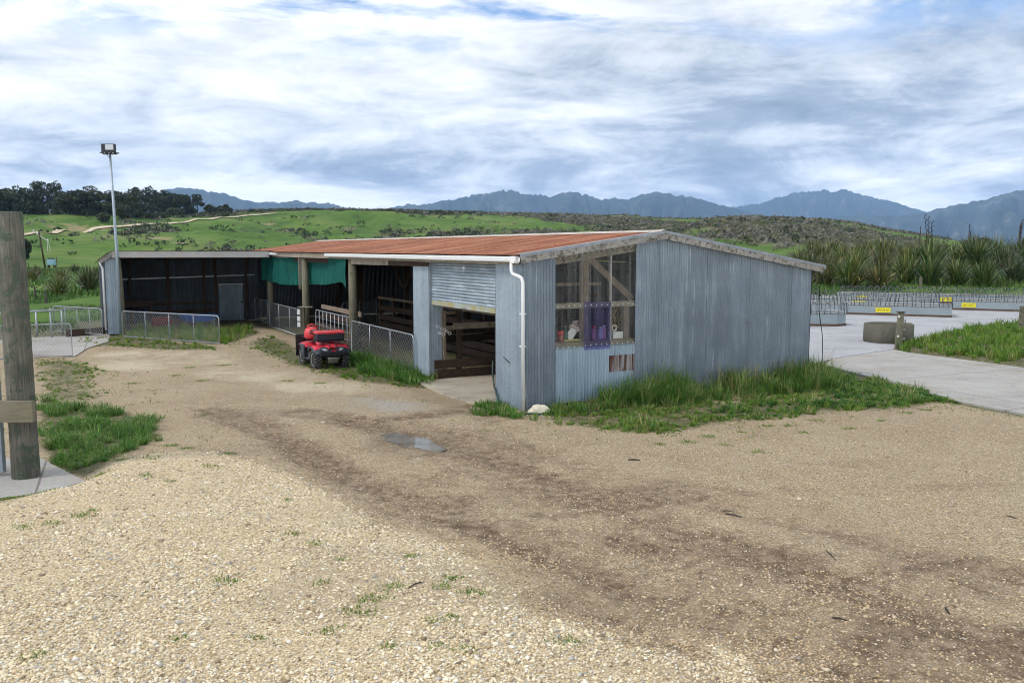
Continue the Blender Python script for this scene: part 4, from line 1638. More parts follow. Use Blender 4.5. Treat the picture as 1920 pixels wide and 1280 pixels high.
gutter(-0.14, 14.6).build('gutter', M['white_pvc'], eav)
gutter(22.6, 24.6).build('gutter', M['white_pvc'], eav)
MB().box((-0.268, 0.0, 3.455), (0.135, 0.16, 0.155)).build('gutter_stop', M['white_pvc'], eav, bevel=.01)
dp = MB().path([(-0.255, 0.17, 3.40), (-0.255, 0.17, 3.22), (-0.235, 0.15, 3.14), (-0.16, 0.02, 3.09), (-0.115, -0.045, 3.05), (-0.095, -0.07, 2.95), (-0.085, -0.075, 0.06)],
              0.040, 12).build('downpipe', M['white_pvc'], eav, True)
for zz in (2.25, 1.52):
    MB().box((-0.075, -0.03, zz), (0.11, 0.12, 0.025)).build('pipe_bracket', M['white_pvc'], eav)

# roof sheets (run down the slope)
roof = empty('roof', parent=shed)


def roof_sheet_mesh(name, va, vb, wdt, mat, fn):
    n = int(round(wdt / PITCHC * 6))
    b = MB()
    rows = 4
    for i in range(n + 1):
        a = wdt * i / n
        off = 0.0085 * math.cos(2 * math.pi * a / PITCHC)
        for k in range(rows + 1):
            v = va + (vb - va) * k / rows
            b.v.append((v, a, fn(v) + off))
    r = rows + 1
    b.f = [(i * r + k, (i + 1) * r + k, (i + 1) * r + k + 1, i * r + k + 1) for i in range(n) for k in range(rows)]
    return b.mesh(name, mat, True)


ml = roof_sheet_mesh('roof_sheet', -0.27, RIDGE_V, 0.775, M['roof'], zr)
mr = roof_sheet_mesh('roof_sheet', RIDGE_V, 9.25, 0.775, M['roof'], zr)
nroof = 39
for i in range(nroof):
    y = -0.22 + i * 0.762
    dz = 0.003 if i % 2 else 0.0
    inst('roof_sheet', ml, roof, (random.uniform(-.012, .012), y, dz + random.uniform(-.003, .003)))
    inst('roof_sheet', mr, roof, (0, y, dz))
ROOF_END = -0.22 + nroof * 0.762
b = MB()
for uu in (-0.24, ROOF_END + .02):
    b.v += [(RIDGE_V - 0.22, uu, zr(RIDGE_V - .22) + .018), (RIDGE_V, uu, RIDGE_Z + .045), (RIDGE_V + 0.22, uu, zr(RIDGE_V + .22) + .018)]
b.f = [(0, 1, 4, 3), (1, 2, 5, 4)]
b.build('ridge_cap', M['ridge'], roof)
# barge boards + metal cap at the near gable
for va, vb in ((-0.22, RIDGE_V), (RIDGE_V + .002, 9.22)):
    MB().beam((va, -0.215, zr(va) - .112), (vb, -0.215, zr(vb) - .112), 0.035, 0.15).build('barge_board', M['barge'], roof)
    b = MB()
    for v_ in (va - (.05 if va < 0 else 0), vb + (.05 if vb > 5 else 0)):
        z = zr(v_)
        b.v += [(v_, -0.07, z + .022), (v_, -0.245, z + .022), (v_, -0.245, z - .045)]
    b.f = [(0, 3, 4, 1), (1, 4, 5, 2)]
    b.build('barge_flashing', M['flashing'], roof)
    MB().beam((va, ROOF_END, zr(va) - .12), (vb, ROOF_END, zr(vb) - .12), 0.035, 0.18).build('barge_board', M['barge'], roof)
MB().box((9.27, 0.1, 3.19), (0.10, 0.6, 0.09)).build('gutter', M['flashing'], roof)
MB().beam((9.22, -0.15, 3.10), (9.22, ROOF_END, 3.10), 0.03, 0.16).build('fascia_board', M['barge'], roof)

# remaining walls
backw = empty('back_wall', parent=shed)
sheets(backw, spans(0.0, SHED_L, 0.99), lambda a, off, z: (9.0 + off, a, z), 0.05, 3.215, M['galv_in_shade'])
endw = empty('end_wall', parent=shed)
sheets(endw, spans(0.0, 9.0, 0.99), lambda a, off, z: (a, SHED_L + off, z), 0.05, lambda a: zr(a) - .1, M['galv_in_shade'])

# posts of the open front
frame = empty('post_frame', parent=shed)
for uu, r in ((12.35, .155), (18.62, .15), (25.0, .15)):
    MB().path([(0.02, uu, -0.1), (0.03, uu + .03, 1.6), (0.02, uu, 3.34)], .15, 14, True, [r * 1.06, r, r * .92]).build('round_post', M['post'], frame, True)
MB().beam((-0.12, 18.95, 2.02), (-0.12, 18.95, 3.42), 0.09, 0.05, (0, 1, 0)).build('hanging_batten', M['lintel'], frame)
MB().beam((-0.06, 12.2, 3.28), (-0.02, 8.6, 3.30), 0.06, 0.24).build('eave_beam', M['lintel'], frame)
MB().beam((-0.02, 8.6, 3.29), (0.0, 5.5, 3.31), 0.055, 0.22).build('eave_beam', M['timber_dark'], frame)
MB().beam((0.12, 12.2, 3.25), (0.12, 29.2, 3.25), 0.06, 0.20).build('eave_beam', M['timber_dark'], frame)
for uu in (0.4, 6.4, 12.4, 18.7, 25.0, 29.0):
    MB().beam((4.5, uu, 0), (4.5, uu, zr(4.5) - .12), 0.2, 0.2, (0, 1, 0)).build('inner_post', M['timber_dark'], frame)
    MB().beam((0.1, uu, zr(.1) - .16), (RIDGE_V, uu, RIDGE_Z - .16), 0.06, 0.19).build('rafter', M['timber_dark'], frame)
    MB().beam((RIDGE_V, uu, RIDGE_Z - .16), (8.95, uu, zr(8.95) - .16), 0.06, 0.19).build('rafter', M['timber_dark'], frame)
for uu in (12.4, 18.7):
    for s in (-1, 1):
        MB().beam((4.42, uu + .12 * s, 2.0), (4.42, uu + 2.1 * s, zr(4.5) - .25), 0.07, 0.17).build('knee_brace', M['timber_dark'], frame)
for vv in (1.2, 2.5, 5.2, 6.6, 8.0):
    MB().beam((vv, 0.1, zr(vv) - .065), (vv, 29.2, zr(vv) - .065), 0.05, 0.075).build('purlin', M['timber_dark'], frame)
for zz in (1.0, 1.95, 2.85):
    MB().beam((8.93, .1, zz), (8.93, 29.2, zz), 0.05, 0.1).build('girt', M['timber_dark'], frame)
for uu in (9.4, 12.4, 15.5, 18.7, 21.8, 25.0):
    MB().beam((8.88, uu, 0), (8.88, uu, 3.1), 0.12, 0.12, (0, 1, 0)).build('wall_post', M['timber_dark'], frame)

# pens inside: boarded rails
pens = empty('stock_pens', parent=shed)
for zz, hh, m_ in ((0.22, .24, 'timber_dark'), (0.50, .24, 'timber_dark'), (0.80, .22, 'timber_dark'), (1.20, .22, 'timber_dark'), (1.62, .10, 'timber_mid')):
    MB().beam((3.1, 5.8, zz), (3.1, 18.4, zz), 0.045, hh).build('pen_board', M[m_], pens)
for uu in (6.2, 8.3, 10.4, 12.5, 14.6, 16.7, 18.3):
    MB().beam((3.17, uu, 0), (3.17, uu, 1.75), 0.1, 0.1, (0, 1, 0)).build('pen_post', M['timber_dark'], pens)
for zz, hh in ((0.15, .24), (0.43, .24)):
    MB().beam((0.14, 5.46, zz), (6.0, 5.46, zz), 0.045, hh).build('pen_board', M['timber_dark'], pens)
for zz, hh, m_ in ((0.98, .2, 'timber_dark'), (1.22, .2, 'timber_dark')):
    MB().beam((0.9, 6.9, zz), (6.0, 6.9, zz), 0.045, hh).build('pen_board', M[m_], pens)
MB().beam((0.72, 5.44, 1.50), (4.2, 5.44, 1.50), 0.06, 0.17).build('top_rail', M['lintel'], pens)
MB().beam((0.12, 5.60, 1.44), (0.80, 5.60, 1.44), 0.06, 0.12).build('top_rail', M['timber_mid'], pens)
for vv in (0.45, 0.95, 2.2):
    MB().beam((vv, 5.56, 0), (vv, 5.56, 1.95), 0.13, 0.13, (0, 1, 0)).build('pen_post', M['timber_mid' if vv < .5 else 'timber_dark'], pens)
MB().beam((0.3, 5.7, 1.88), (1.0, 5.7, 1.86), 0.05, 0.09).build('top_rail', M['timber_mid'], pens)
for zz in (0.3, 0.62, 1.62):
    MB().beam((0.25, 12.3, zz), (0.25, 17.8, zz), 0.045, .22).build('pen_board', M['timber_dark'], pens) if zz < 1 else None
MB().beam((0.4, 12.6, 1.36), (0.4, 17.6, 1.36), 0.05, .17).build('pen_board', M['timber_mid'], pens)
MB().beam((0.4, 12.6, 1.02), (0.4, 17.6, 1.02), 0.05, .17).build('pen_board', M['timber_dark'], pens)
MB().beam((1.6, 7.0, 2.36), (1.6, 9.6, 2.36), 0.05, .24).build('pen_board', M['timber_mid'], pens)
MB().box((1.56, 8.1, 2.42), (0.02, .42, .10)).build('small_sign', simple('pink sign', (.34, .16, .18), .6), pens)

# the wing (open side shed running left)
wing = empty('wing', parent=shed)
WU, WB, WZ = 23.8, 28.5, 3.60


def zw(u):
    return WZ - (u - 23.5) * 0.062


mw = MB()
nn = int(round(0.775 / PITCHC * 6))
for i in range(nn + 1):
    a = 0.775 * i / nn
    off = 0.0085 * math.cos(2 * math.pi * a / PITCHC)
    for u_ in (23.5, 28.9):
        mw.v.append((a, u_, zw(u_) + off))
mw.f = [(2 * i, 2 * i + 2, 2 * i + 3, 2 * i + 1) for i in range(nn)]
mw = mw.mesh('roof_sheet', M['roof_grey'], True)
for i in range(9):
    inst('roof_sheet', mw, wing, (-6.93 + i * 0.762, 0, 0.003 * (i % 2)))
# folded-down left edge of the wing roof
b = MB()
for u_ in (23.5, 28.9):
    b.v += [(-6.90, u_, zw(u_) + .012), (-7.12, u_, zw(u_) - .10), (-7.45, u_, zw(u_) - .37)]
b.f = [(0, 1, 4, 3), (1, 2, 5, 4)]
b.build('edge_flashing', M['flashing'], wing)
MB().beam((-6.92, 23.56, zw(23.6) - .10), (-7.42, 23.56, zw(23.6) - .46), 0.04, 0.17).build('barge_board', M['barge'], wing)
MB().beam((-0.34, 23.56, WZ - .17), (-6.93, 23.56, WZ - .15), 0.04, 0.27).build('fascia_board', M['fascia'], wing)
sheets(wing, [(-7.20, -6.68)], lambda a, off, z: (a, WU - .02 - off * .5, z), 0.03, lambda a: WZ - .15 if a > -6.9 else WZ - .15 - (-6.9 - a) * .8, M['galv_front'])
sheets(wing, spans(WU, WB, .94), lambda a, off, z: (-7.21 - off, a, z), 0.03, 3.15, M['galv_in_shade'])
sheets(wing, spans(-7.2, -1.72, .76), lambda a, off, z: (a, WB + off, z), 0.05, 3.25, M['galv_in_shade'])
sheets(wing, spans(-0.68, 0.2, .76), lambda a, off, z: (a, WB + off, z), 0.05, 3.25, M['galv_in_shade'])
corr(-1.85, -0.55, lambda a, off, z: (a, WB + .03 + off, z), 0.02, 3.25).build('corrugated_sheet', M['galv_in_shade'], wing, True)
dr = corr(-1.80, -0.60, lambda a, off, z: (a, WB - .06 + off, z), 0.06, 1.86).build('side_door', M['galv_side'], wing, True)
MB().box((-1.2, WB - .10, 1.90), (1.22, 0.05, 0.035)).build('door_head', M['white'], dr)
MB().box((-0.68, WB - .11, .98), (0.10, 0.03, 0.06)).build('door_latch', M['black'], dr)
MB().beam((-6.8, WB - .12, 2.22), (0.0, WB - .12, 2.36), 0.07, 0.06).build('conduit', M['pipe'], wing)
for zz in (0.62, 1.0):
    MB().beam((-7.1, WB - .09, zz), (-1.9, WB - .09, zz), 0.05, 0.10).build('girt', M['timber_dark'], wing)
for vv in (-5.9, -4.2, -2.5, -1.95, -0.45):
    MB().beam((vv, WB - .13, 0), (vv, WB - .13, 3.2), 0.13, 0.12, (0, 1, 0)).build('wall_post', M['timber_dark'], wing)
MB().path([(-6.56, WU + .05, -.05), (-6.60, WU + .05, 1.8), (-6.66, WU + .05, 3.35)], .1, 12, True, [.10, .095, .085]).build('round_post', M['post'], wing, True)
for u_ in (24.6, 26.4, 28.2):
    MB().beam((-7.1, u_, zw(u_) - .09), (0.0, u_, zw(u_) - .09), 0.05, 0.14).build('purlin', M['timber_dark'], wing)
MB().path([(-7.40, 23.72, 3.15), (-7.38, 23.74, 3.02), (-7.30, 23.76, 2.86), (-7.285, 23.78, 0.22)], .042, 10).build('downpipe', M['white_pvc'], wing, True)


# ------------------------------------------------------------------ gates and fences
def rz_of(p0, p1):
    return math.atan2(p1[1] - p0[1], p1[0] - p0[0])


def chain_gate(name, label, p0, p1, zb0, zt0, stiles, pitch=0.14, round_l=True, round_r=True, dz=0.0, cat='gate', group=None, mesh=True, r=0.021, bars=0, wires=()):
    p0, p1 = Vector(p0), Vector(p1)
    Lg = (p1 - p0).length
    root = empty(name, p0, rz_of(p0, p1))
    tag(root, label, cat, group)
    sl = (p1.z - p0.z) / Lg + dz
    zb = lambda x: zb0 + sl * x
    zt = lambda x: zt0 + sl * x
    rc = 0.13
    pts = [(0, 0, zb(0))]
    if round_l:
        pts += [(0, 0, zt(0) - rc)] + [(rc - rc * math.cos(a), 0, zt(0) - rc + rc * math.sin(a)) for a in (0.5, 1.05)] + [(rc, 0, zt(rc))]
    else:
        pts += [(0, 0, zt(0))]
    if round_r:
        pts += [(Lg - rc, 0, zt(Lg - rc))] + [(Lg - rc + rc * math.sin(a), 0, zt(Lg) - rc + rc * math.cos(a)) for a in (0.5, 1.05)] + [(Lg, 0, zt(Lg) - rc)]
    else:
        pts += [(Lg, 0, zt(Lg))]
    pts += [(Lg, 0, zb(Lg)), (0, 0, zb(0))]
    MB().path(pts, r, 8).build('gate_frame', M['pipe'], root, True)
    for i in range(stiles):
        x = Lg * (i + 1) / (stiles + 1)
        MB().tube((x, 0, zb(x)), (x, 0, zt(x)), r * .8, n=8).build('stile', M['pipe'], root, True)
    if mesh:
        b = MB()
        H_ = zt0 - zb0
        k = 1.15
        c = -H_ / k
        while c < Lg:
            for sg in (1, -1):
                xa, xb = max(c, 0), min(c + H_ / k, Lg)
                if xb - xa < .02:
                    continue
                ha, hb = (xa - c) * k, (xb - c) * k
                if sg < 0:
                    ha, hb = H_ - ha, H_ - hb
                b.path([(xa, 0.004 * sg, zb(xa) + ha), (xb, 0.004 * sg, zb(xb) + hb)], 0.0044, 3, False)
            c += pitch
        b.build('chain_mesh', M['wire'], root)
    for i in range(bars):
        x = Lg * (i + 1) / (bars + 1)
        MB().tube((x, 0, zb(x)), (x, 0, zt(x) - .02), .017, n=6).build('bar', M['pipe'], root, True)
    for f in wires:
        MB().path([(0, .01, zb(0) + (zt0 - zb0) * f), (Lg * .5, .01, zb(Lg * .5) + (zt0 - zb0) * f - .02), (Lg, .01, zb(Lg) + (zt0 - zb0) * f)], .007, 4).build('gate_wire', M['wire'], root)
    for z_ in (zb0 + .15, zt0 - .3):
        MB().tube((-.05, 0, z_), (0.01, 0, z_), .014, n=6).build('hinge', M['steel'], root)
    return root


GA = 'chain mesh gates along the open front'
chain_gate('farm_gate', 'longest chain mesh gate, right of the quad bike beside the roller door pillar', W(-0.12, 6.40), W(-0.12, 12.15), 0.12, 1.20, 2, group=GA)
chain_gate('farm_gate', 'metal gate of upright bars directly behind the quad bike', W(-0.02, 12.45), W(0.0, 17.1), 0.10, 1.27, 0, mesh=False, bars=8, wires=(.3, .52, .76), group=GA)
chain_gate('farm_gate', 'chain mesh gate left of the quad bike below the green shade cloth', W(-0.12, 18.95), W(-0.12, 24.75), 0.02, 1.15, 2, group=GA)
chain_gate('farm_gate', 'chain mesh gate in the dark corner where wing and shed meet', W(-0.1, 25.25), W(-0.05, 28.3), 0.10, 1.20, 1, group=GA)
chain_gate('farm_gate', 'chain mesh gate deep inside the shed behind the round posts', W(2.3, 21.0), W(5.3, 22.6), 0.15, 1.25, 2, group=GA)
chain_gate('farm_gate', 'chain mesh gate swung out across the mouth of the open wing', G(231, 634), G(412, 647), 0.08, 1.13, 3, round_l=True, round_r=True)
chain_gate('farm_gate', 'low chain mesh gate on the concrete path behind the near timber post', G(-30, 676), G(136, 668), 0.04, 1.14, 1, pitch=.13)
chain_gate('farm_gate', 'chain mesh gate standing open at the end of the white downpipe', G(102, 625), G(193, 632), 0.12, 1.20, 3, pitch=.13)


def pipe_fence():
    a, b, c = G(46, 640), G(97, 633), G(197, 626)
    root = empty('pipe_fence', a)
    tag(root, 'galvanised pipe rail fence along the path left of the wing', 'fence')
    d1, d2 = b - a, c - a
    up = Vector((0, 0, 1.18))
    for p, h in ((d1, 1.22), (G(70, 632) - a, 1.1), (G(118, 628) - a, 1.1)):
        MB().tube(p, p + Vector((0, 0, h)), .04, n=8).build('fence_post', M['pipe'], root, True)
    MB().tube(Vector((-1.0, -.1, 1.14)), d1 + up, .026, n=8).build('fence_rail', M['pipe'], root, True)
    MB().tube(Vector((-1.0, -.1, 1.12)), d2 + Vector((0, 0, 1.17)), .026, n=8).build('fence_rail', M['pipe'], root, True)
    MB().beam(G(125, 632) - a + Vector((0, 0, .16)), d2 + Vector((0, 0, .16)), .12, .28).build('kerb_board', M['timber_dark'], root)


pipe_fence()

# ------------------------------------------------------------------ near timber post, rail, steel gate frame
pp = G(49, 893, 0.045)
post = MB()
prof, n = [], 28
for i, (z, r) in enumerate([(0, .205), (.02, .206), (1.0, .203), (2.2, .200), (3.4, .195), (4.20, .190), (4.225, .182)]):
    for j in range(n):
        t = 2 * math.pi * j / n
        rr = r * (1 + .02 * math.sin(3 * t + 1) + .012 * math.sin(7 * t + z * 3))
        prof.append((rr * math.cos(t), rr * math.sin(t), z))
post.add(prof, [(i * n + j, i * n + (j + 1) % n, (i + 1) * n + (j + 1) % n, (i + 1) * n + j) for i in range(6) for j in range(n)] + [tuple(6 * n + j for j in range(n))])
po = post.build('timber_post', M['post_near'], None, True, loc=pp)
po.rotation_euler = (0, R(-0.2), 0)
tag(po, 'tall thick mossy round timber post at the left edge of the yard', 'post')

rail = empty('timber_rail', (pp.x - .3, pp.y - .26, 1.0))
tag(rail, 'short sawn timber rail bolted across the near timber post', 'rail')
MB().box((-.36, 0, .16), (2.0, .09, .34)).build('board', M['rail_near'], rail, bevel=.008)
bolt = MB().lathe([(0, 0), (.022, 0), (.022, .010), (.012, .018), (0, .02)], 10, axis='y').mesh('bolt', M['steel'])
for x, z in ((-.15, .07), (-.155, .20), (-.34, .28), (.06, .29), (.09, .05)):
    inst('bolt', bolt, rail, (x, -.045, z), (math.pi, 0, 0))

gf = empty('steel_gate', (pp.x - .46, pp.y - .02, 0.06))
tag(gf, 'grey square tube steel gate frame behind the near timber post', 'gate')
MB().box((0.03, 0.08, 1.42), (.115, .10, 2.76)).build('gate_upright', M['pole'], gf, bevel=.008)
MB().box((-1.03, 0.08, .06), (1.95, .09, .10)).build('gate_rail', M['pole'], gf, bevel=.008)
MB().box((-1.03, 0.08, 2.72), (1.95, .09, .10)).build('gate_rail', M['pole'], gf, bevel=.008)
MB().box((-2.0, 0.08, 1.42), (.10, .10, 2.76)).build('gate_upright', M['pole'], gf, bevel=.008)
for k in range(8):
    MB().box((-1.0, .08, .35 + k * .3), (1.9, .03, .03)).build('gate_bar', M['pole'], gf)

# ------------------------------------------------------------------ floodlight pole
fp = W(-6.72, 23.35)
fl = empty('floodlight_pole', fp)
tag(fl, 'tall slim galvanised pole carrying a floodlight above the wing', 'light pole')
MB().path([(0, 0, 0), (-.02, 0, 3.6), (-.10, 0, 7.62)], .05, 10, True, [.075, .062, .045]).build('pole', M['pole'], fl, True)
hd = MB()
hd.box((-.10, -.10, 7.86), (.54, .20, .36)).box((-.10, -.02, 7.66), (.56, .18, .09))
h_ = hd.build('lamp_housing', M['black'], fl, bevel=.012)
MB().box((-.02, -.212, 7.90), (.34, .014, .22)).build('lamp_glass', M['lens'], h_)
MB().box((-.43, -.05, 7.69), (.14, .05, .045)).build('bracket', M['dark_grey'], h_)
MB().box((.23, -.05, 7.665), (.14, .05, .045)).build('bracket', M['dark_grey'], h_)
for x in (-.28, -.09, .08):
    MB().lathe([(0, 0), (.026, 0), (.02, .012), (0, .014)], 8, (x, -.118, 7.665), 'y').build('bolt', M['white'], h_)
MB().path([(-.18, -.05, 7.62), (-.17, -.06, 7.54), (-.11, -.05, 7.50)], .012, 5).build('cable', M['black'], fl)

# ------------------------------------------------------------------ shade cloths


def shade_cloth():
    root = empty('shade_cloth', W(0, 12.55, 0), AZ + math.pi / 2)
    tag(root, 'sagging green shade cloth hung across the two bays left of the middle round post', 'shade cloth')
    Lc = 13.0
    ub = [0, .25, 1.1, 2.0, 3.5, 6.0, 7.5, 9.5, 11.5, 12.7, 13.0]
    zbk = [2.30, 2.38, 2.50, 2.42, 2.30, 2.22, 2.14, 2.08, 2.16, 2.20, 2.30]
    uv_ = [0, 1.5, 5.2, 6.1, 7.0, 9.0, 12.0, 13.0]
    yv_ = [.14, .02, -.24, -.26, -.24, 0.0, .20, .24]
    ut = [0, 3, 6.1, 9.5, 13.0]
    zt_ = [3.40, 3.33, 3.37, 3.28, 3.34]

    def fn(a, b):
        x = a * Lc
        z0 = np.interp(x, ut, zt_)
        z = z0 + (np.interp(x, ub, zbk) - z0) * b
        k = .35 + 1.0 * sstep(5.5, 8.5, x)
        dy = np.interp(x, uv_, yv_)
        dy += k * ((0.06 * b + .012) * math.sin(x * 5.2 + 1.3 * math.sin(x * .9)) + .03 * b * math.sin(x * 12.5 + 2)) + .04 * math.sin(3 * b + x)
        return (x, float(dy), float(z))
    MB().grid(fn, 150, 14).build('cloth', M['cloth'], root, True)
    MB().path([(x, float(np.interp(x, uv_, yv_)), float(np.interp(x, ut, zt_))) for x in np.linspace(0, 13, 14)], .012, 5).build('cord', M['wire'], root)


shade_cloth()

# power box on the post behind the quad
pb = empty('meter_post', W(-.28, 18.05))
tag(pb, 'short timber post with white switch boxes behind the quad bike', 'post')
MB().box((0, 0, .66), (.16, .14, 1.32)).build('stub_post', M['post'], pb)
MB().box((0.12, 0, 1.33), (.62, .3, .03)).build('shelf_board', M['lintel'], pb)
for z in (.62, .86, 1.12):
    MB().box((-.13, -.10, z), (.13, .09, .19)).build('switch_box', M['white'], pb, bevel=.01)


# ------------------------------------------------------------------ quad bike
M['quad_lens'] = simple('smoky lamp lens', (.30, .31, .32), .15, .3, .2, 20, .6)


def quad_bike():
    q = empty('quad_bike', W(-1.80, 9.80), AZ + math.pi)
    tag(q, 'red farm quad bike with black racks and knobbly tyres parked on the grass', 'quad bike')
    # frame: x lateral, y forward, z up ; origin midway between the axles
    wb, tr = 0.64, 0.46

    def wheel(x, y, rad, wd):
        w = empty('wheel', (x, y, rad - .02), 0, q)
        b = MB()
        hw = wd / 2
        prof = [(rad * .60, -hw * .8), (rad * .72, -hw), (rad * .90, -hw), (rad * .965, -hw * .72), (rad * .975, 0), (rad * .965, hw * .72), (rad * .90, hw), (rad * .72, hw), (rad * .60, hw * .8)]
        b.lathe(prof, 28, axis='x')
        tyre = b.build('tyre', M['rubber'], w, True)
        kb = MB()
        N_ = 18
        for i in range(N_):
            for k, (off, ww) in enumerate(((-hw * .68, hw * .5), (0.0, hw * .5), (hw * .68, hw * .5))):
                t = 2 * math.pi * (i + .5 * (k % 2)) / N_
                rot = Matrix.Rotation(-t, 3, 'X')
                rr = rad * (.985 if k == 1 else .965)
                kb.box((off, rr * math.cos(-t) * 0 + rr * math.sin(t), rr * math.cos(t)), (ww, rad * .15, rad * .10), rot)
            t = 2 * math.pi * i / N_
            rot = Matrix.Rotation(-t, 3, 'X')
            for s in (-1, 1):
                kb.box((hw * .98 * s, rad * .88 * math.sin(t), rad * .88 * math.cos(t)), (.016, rad * .11, rad * .10), rot)
        kb.build('tread_blocks', M['mud'], w)
        s = 1 if x > 0 else -1
        MB().lathe([(0, s * hw * .35), (rad * .22, s * hw * .42), (rad * .26, s * hw * .30), (rad * .48, s * hw * .28), (rad * .55, s * hw * .78), (rad * .61, s * hw * .84), (rad * .61, s * hw * .70)], 22, axis='x').build('rim', M['rim'], w, True)
        MB().lathe([(0, s * hw * .62), (rad * .10, s * hw * .58), (rad * .13, s * hw * .36)], 10, axis='x').build('hub_cap', M['dark_grey'], w, True)

    for x in (-tr, tr):
        wheel(x, wb, .33, .22)
        wheel(x, -wb, .33, .26)

    def arch(x0, x1, yc, r, a0, a1, drop, mat, name, zc=.30, nn=18):
        def fn(a, b):
            t = R(a0 + (a1 - a0) * a)
            x = x0 + (x1 - x0) * b
            rr = r - drop * b * b
            return (x, yc + rr * 1.06 * math.cos(t), zc + rr * math.sin(t))
        o = MB().grid(fn, nn, 6).build(name, mat, q, True)
        so = o.modifiers.new('thickness', 'SOLIDIFY')
        so.thickness = .018
        return o
    for s in (-1, 1):
        arch(.20 * s, .58 * s, wb, .50, 52, 146, .07, M['red'], 'front_fender', .31)
        arch(.17 * s, .60 * s, -wb, .50, 42, 150, .06, M['red'], 'rear_fender', .31)
        arch(.565 * s, .66 * s, -wb, .455, 15, 165, .07, M['dark_grey'], 'fender_flare')
        arch(.555 * s, .62 * s, wb, .445, 40, 150, .05, M['dark_grey'], 'fender_flare')
        arch(.24 * s, .57 * s, wb, .485, 30, 56, .05, M['dark_grey'], 'fender_lip')
        MB().grid(lambda a, b: (.545 * s, .02 + .34 * a * (1 - .3 * b), .32 + .40 * b), 4, 4).build('side_panel', M['dark_grey'], q, True)
        # footwell and side guard
        MB().box((.45 * s, 0.0, .30), (.34, .72, .035)).build('footwell', M['dark_grey'], q, bevel=.01)
        g = MB().grid(lambda a, b: (.60 * s + .02 * s * b, -.16 - .36 * a + .10 * b, .30 + .44 * b), 6, 6).build('mud_guard', M['dark_grey'], q, True)
        g.modifiers.new('thickness', 'SOLIDIFY').thickness = .02
        # headlights in dark surrounds
        hl = empty('headlight', (.27 * s, wb + .44, .655), 0, q)
        MB().lathe([(0, -.10), (.10, -.10), (.125, .0), (.118, .012)], 20, axis='y').build('lamp_bowl', M['dark_grey'], hl, True)
        o = MB().lathe([(0.0, .045), (.05, .036), (.09, .016), (.108, -.01)], 6, axis='y').build('lamp_lens', M['quad_lens'], hl, False)
        MB().lathe([(0.0, .052), (.03, .05), (.04, .04)], 10, (-.02 * s, 0, 0), 'y').build('bulb', M['lens'], hl, True)
        hl.scale = (1.05, .8, .50)
        hl.rotation_euler = (R(10), R(-14 * s), R(-18 * s))
        MB().tube((.10 * s, wb, .30), (.40 * s, wb, .30), .022, n=8).build('suspension_arm', M['black'], q)
        MB().tube((.22 * s, wb - .08, .62), (.33 * s, wb, .33), .035, n=10).build('shock_absorber', M['black'], q)
        MB().path([(.30 * s, wb + .16, .86), (.10 * s, wb + .36, .84), (.095 * s, wb + .50, .64), (.13 * s, wb + .48, .40)], .016, 7).build('front_bar', M['black'], q, True)
    # body centre
    MB().box((0, -.02, .42), (.34, 1.2, .36)).build('engine_block', M['black'], q, bevel=.04)
    MB().box((0, wb + .12, .50), (.40, .55, .30)).build('front_frame', M['black'], q, bevel=.03)
    hood = MB()
    secs = [(.10, .30, .78, .90), (.35, .30, .76, .90), (.62, .26, .72, .87), (.92, .22, .66, .80), (1.06, .17, .62, .72)]
    for y, w_, zb_, zt_ in secs:
        for x, z in ((-w_, zb_), (-w_ * .86, zt_ - .02), (-w_ * .5, zt_), (w_ * .5, zt_), (w_ * .86, zt_ - .02), (w_, zb_)):
            hood.v.append((x, y, z))
    hood.f = [(i * 6 + j, i * 6 + j + 1, (i + 1) * 6 + j + 1, (i + 1) * 6 + j) for i in range(4) for j in range(5)] + [(0, 1, 2, 3, 4, 5), tuple(24 + j for j in range(5, -1, -1))]
    hood.build('hood', M['red'], q, True)
    grl = MB().box((0, wb + .43, .60), (.28, .05, .15)).build('grille', M['black'], q, bevel=.012)
    MB().box((0, wb + .462, .625), (.20, .012, .035)).build('grille_strip', M['red'], grl, bevel=.004)
    bp = MB().box((0, wb + .40, .535), (.90, .16, .20)).build('front_bumper', M['black'], q, bevel=.05)
    MB().box((0, wb + .30, .67), (.84, .20, .13)).build('lamp_panel', M['dark_grey'], q, bevel=.05)
    sk = MB().grid(lambda a, b: ((a - .5) * (.40 - .08 * b), wb + .52 - .16 * b, .40 - .20 * b), 4, 4).build('skid_plate', M['steel'], q, True)
    sk.modifiers.new('thickness', 'SOLIDIFY').thickness = .012
    # tank + seat
    MB().lathe([(0, .70), (.16, .71), (.20, .80), (.19, .90), (.12, .95), (0, .96)], 16, (0, .12, 0)).build('fuel_tank', M['red'], q, True)
    seat = MB()
    for y, w_, z_ in ((-.02, .12, .90), (-.2, .17, .88), (-.45, .19, .89), (-.66, .18, .91)):
        for x, z in ((-w_, .72), (-w_, z_ - .05), (-w_ * .7, z_), (w_ * .7, z_), (w_, z_ - .05), (w_, .72)):
            seat.v.append((x, y, z))
    seat.f = [(i * 6 + j, i * 6 + j + 1, (i + 1) * 6 + j + 1, (i + 1) * 6 + j) for i in range(3) for j in range(5)] + [(0, 1, 2, 3, 4, 5), tuple(18 + j for j in range(5, -1, -1))]
    seat.build('seat', M['black'], q, True)
    # handlebar
    hb = MB().path([(-.46, .12, 1.20), (-.30, .18, 1.23), (-.10, .24, 1.16), (.10, .24, 1.16), (.30, .18, 1.23), (.46, .12, 1.20)], .018, 8).build('handlebar', M['black'], q, True)
    for s in (-1, 1):
        MB().tube((.34 * s, .165, 1.225), (.48 * s, .115, 1.198), .026, n=8).build('grip', M['rubber'], hb)
        MB().path([(.30 * s, .22, 1.24), (.44 * s, .20, 1.22)], .011, 5).build('brake_lever', M['steel'], hb)
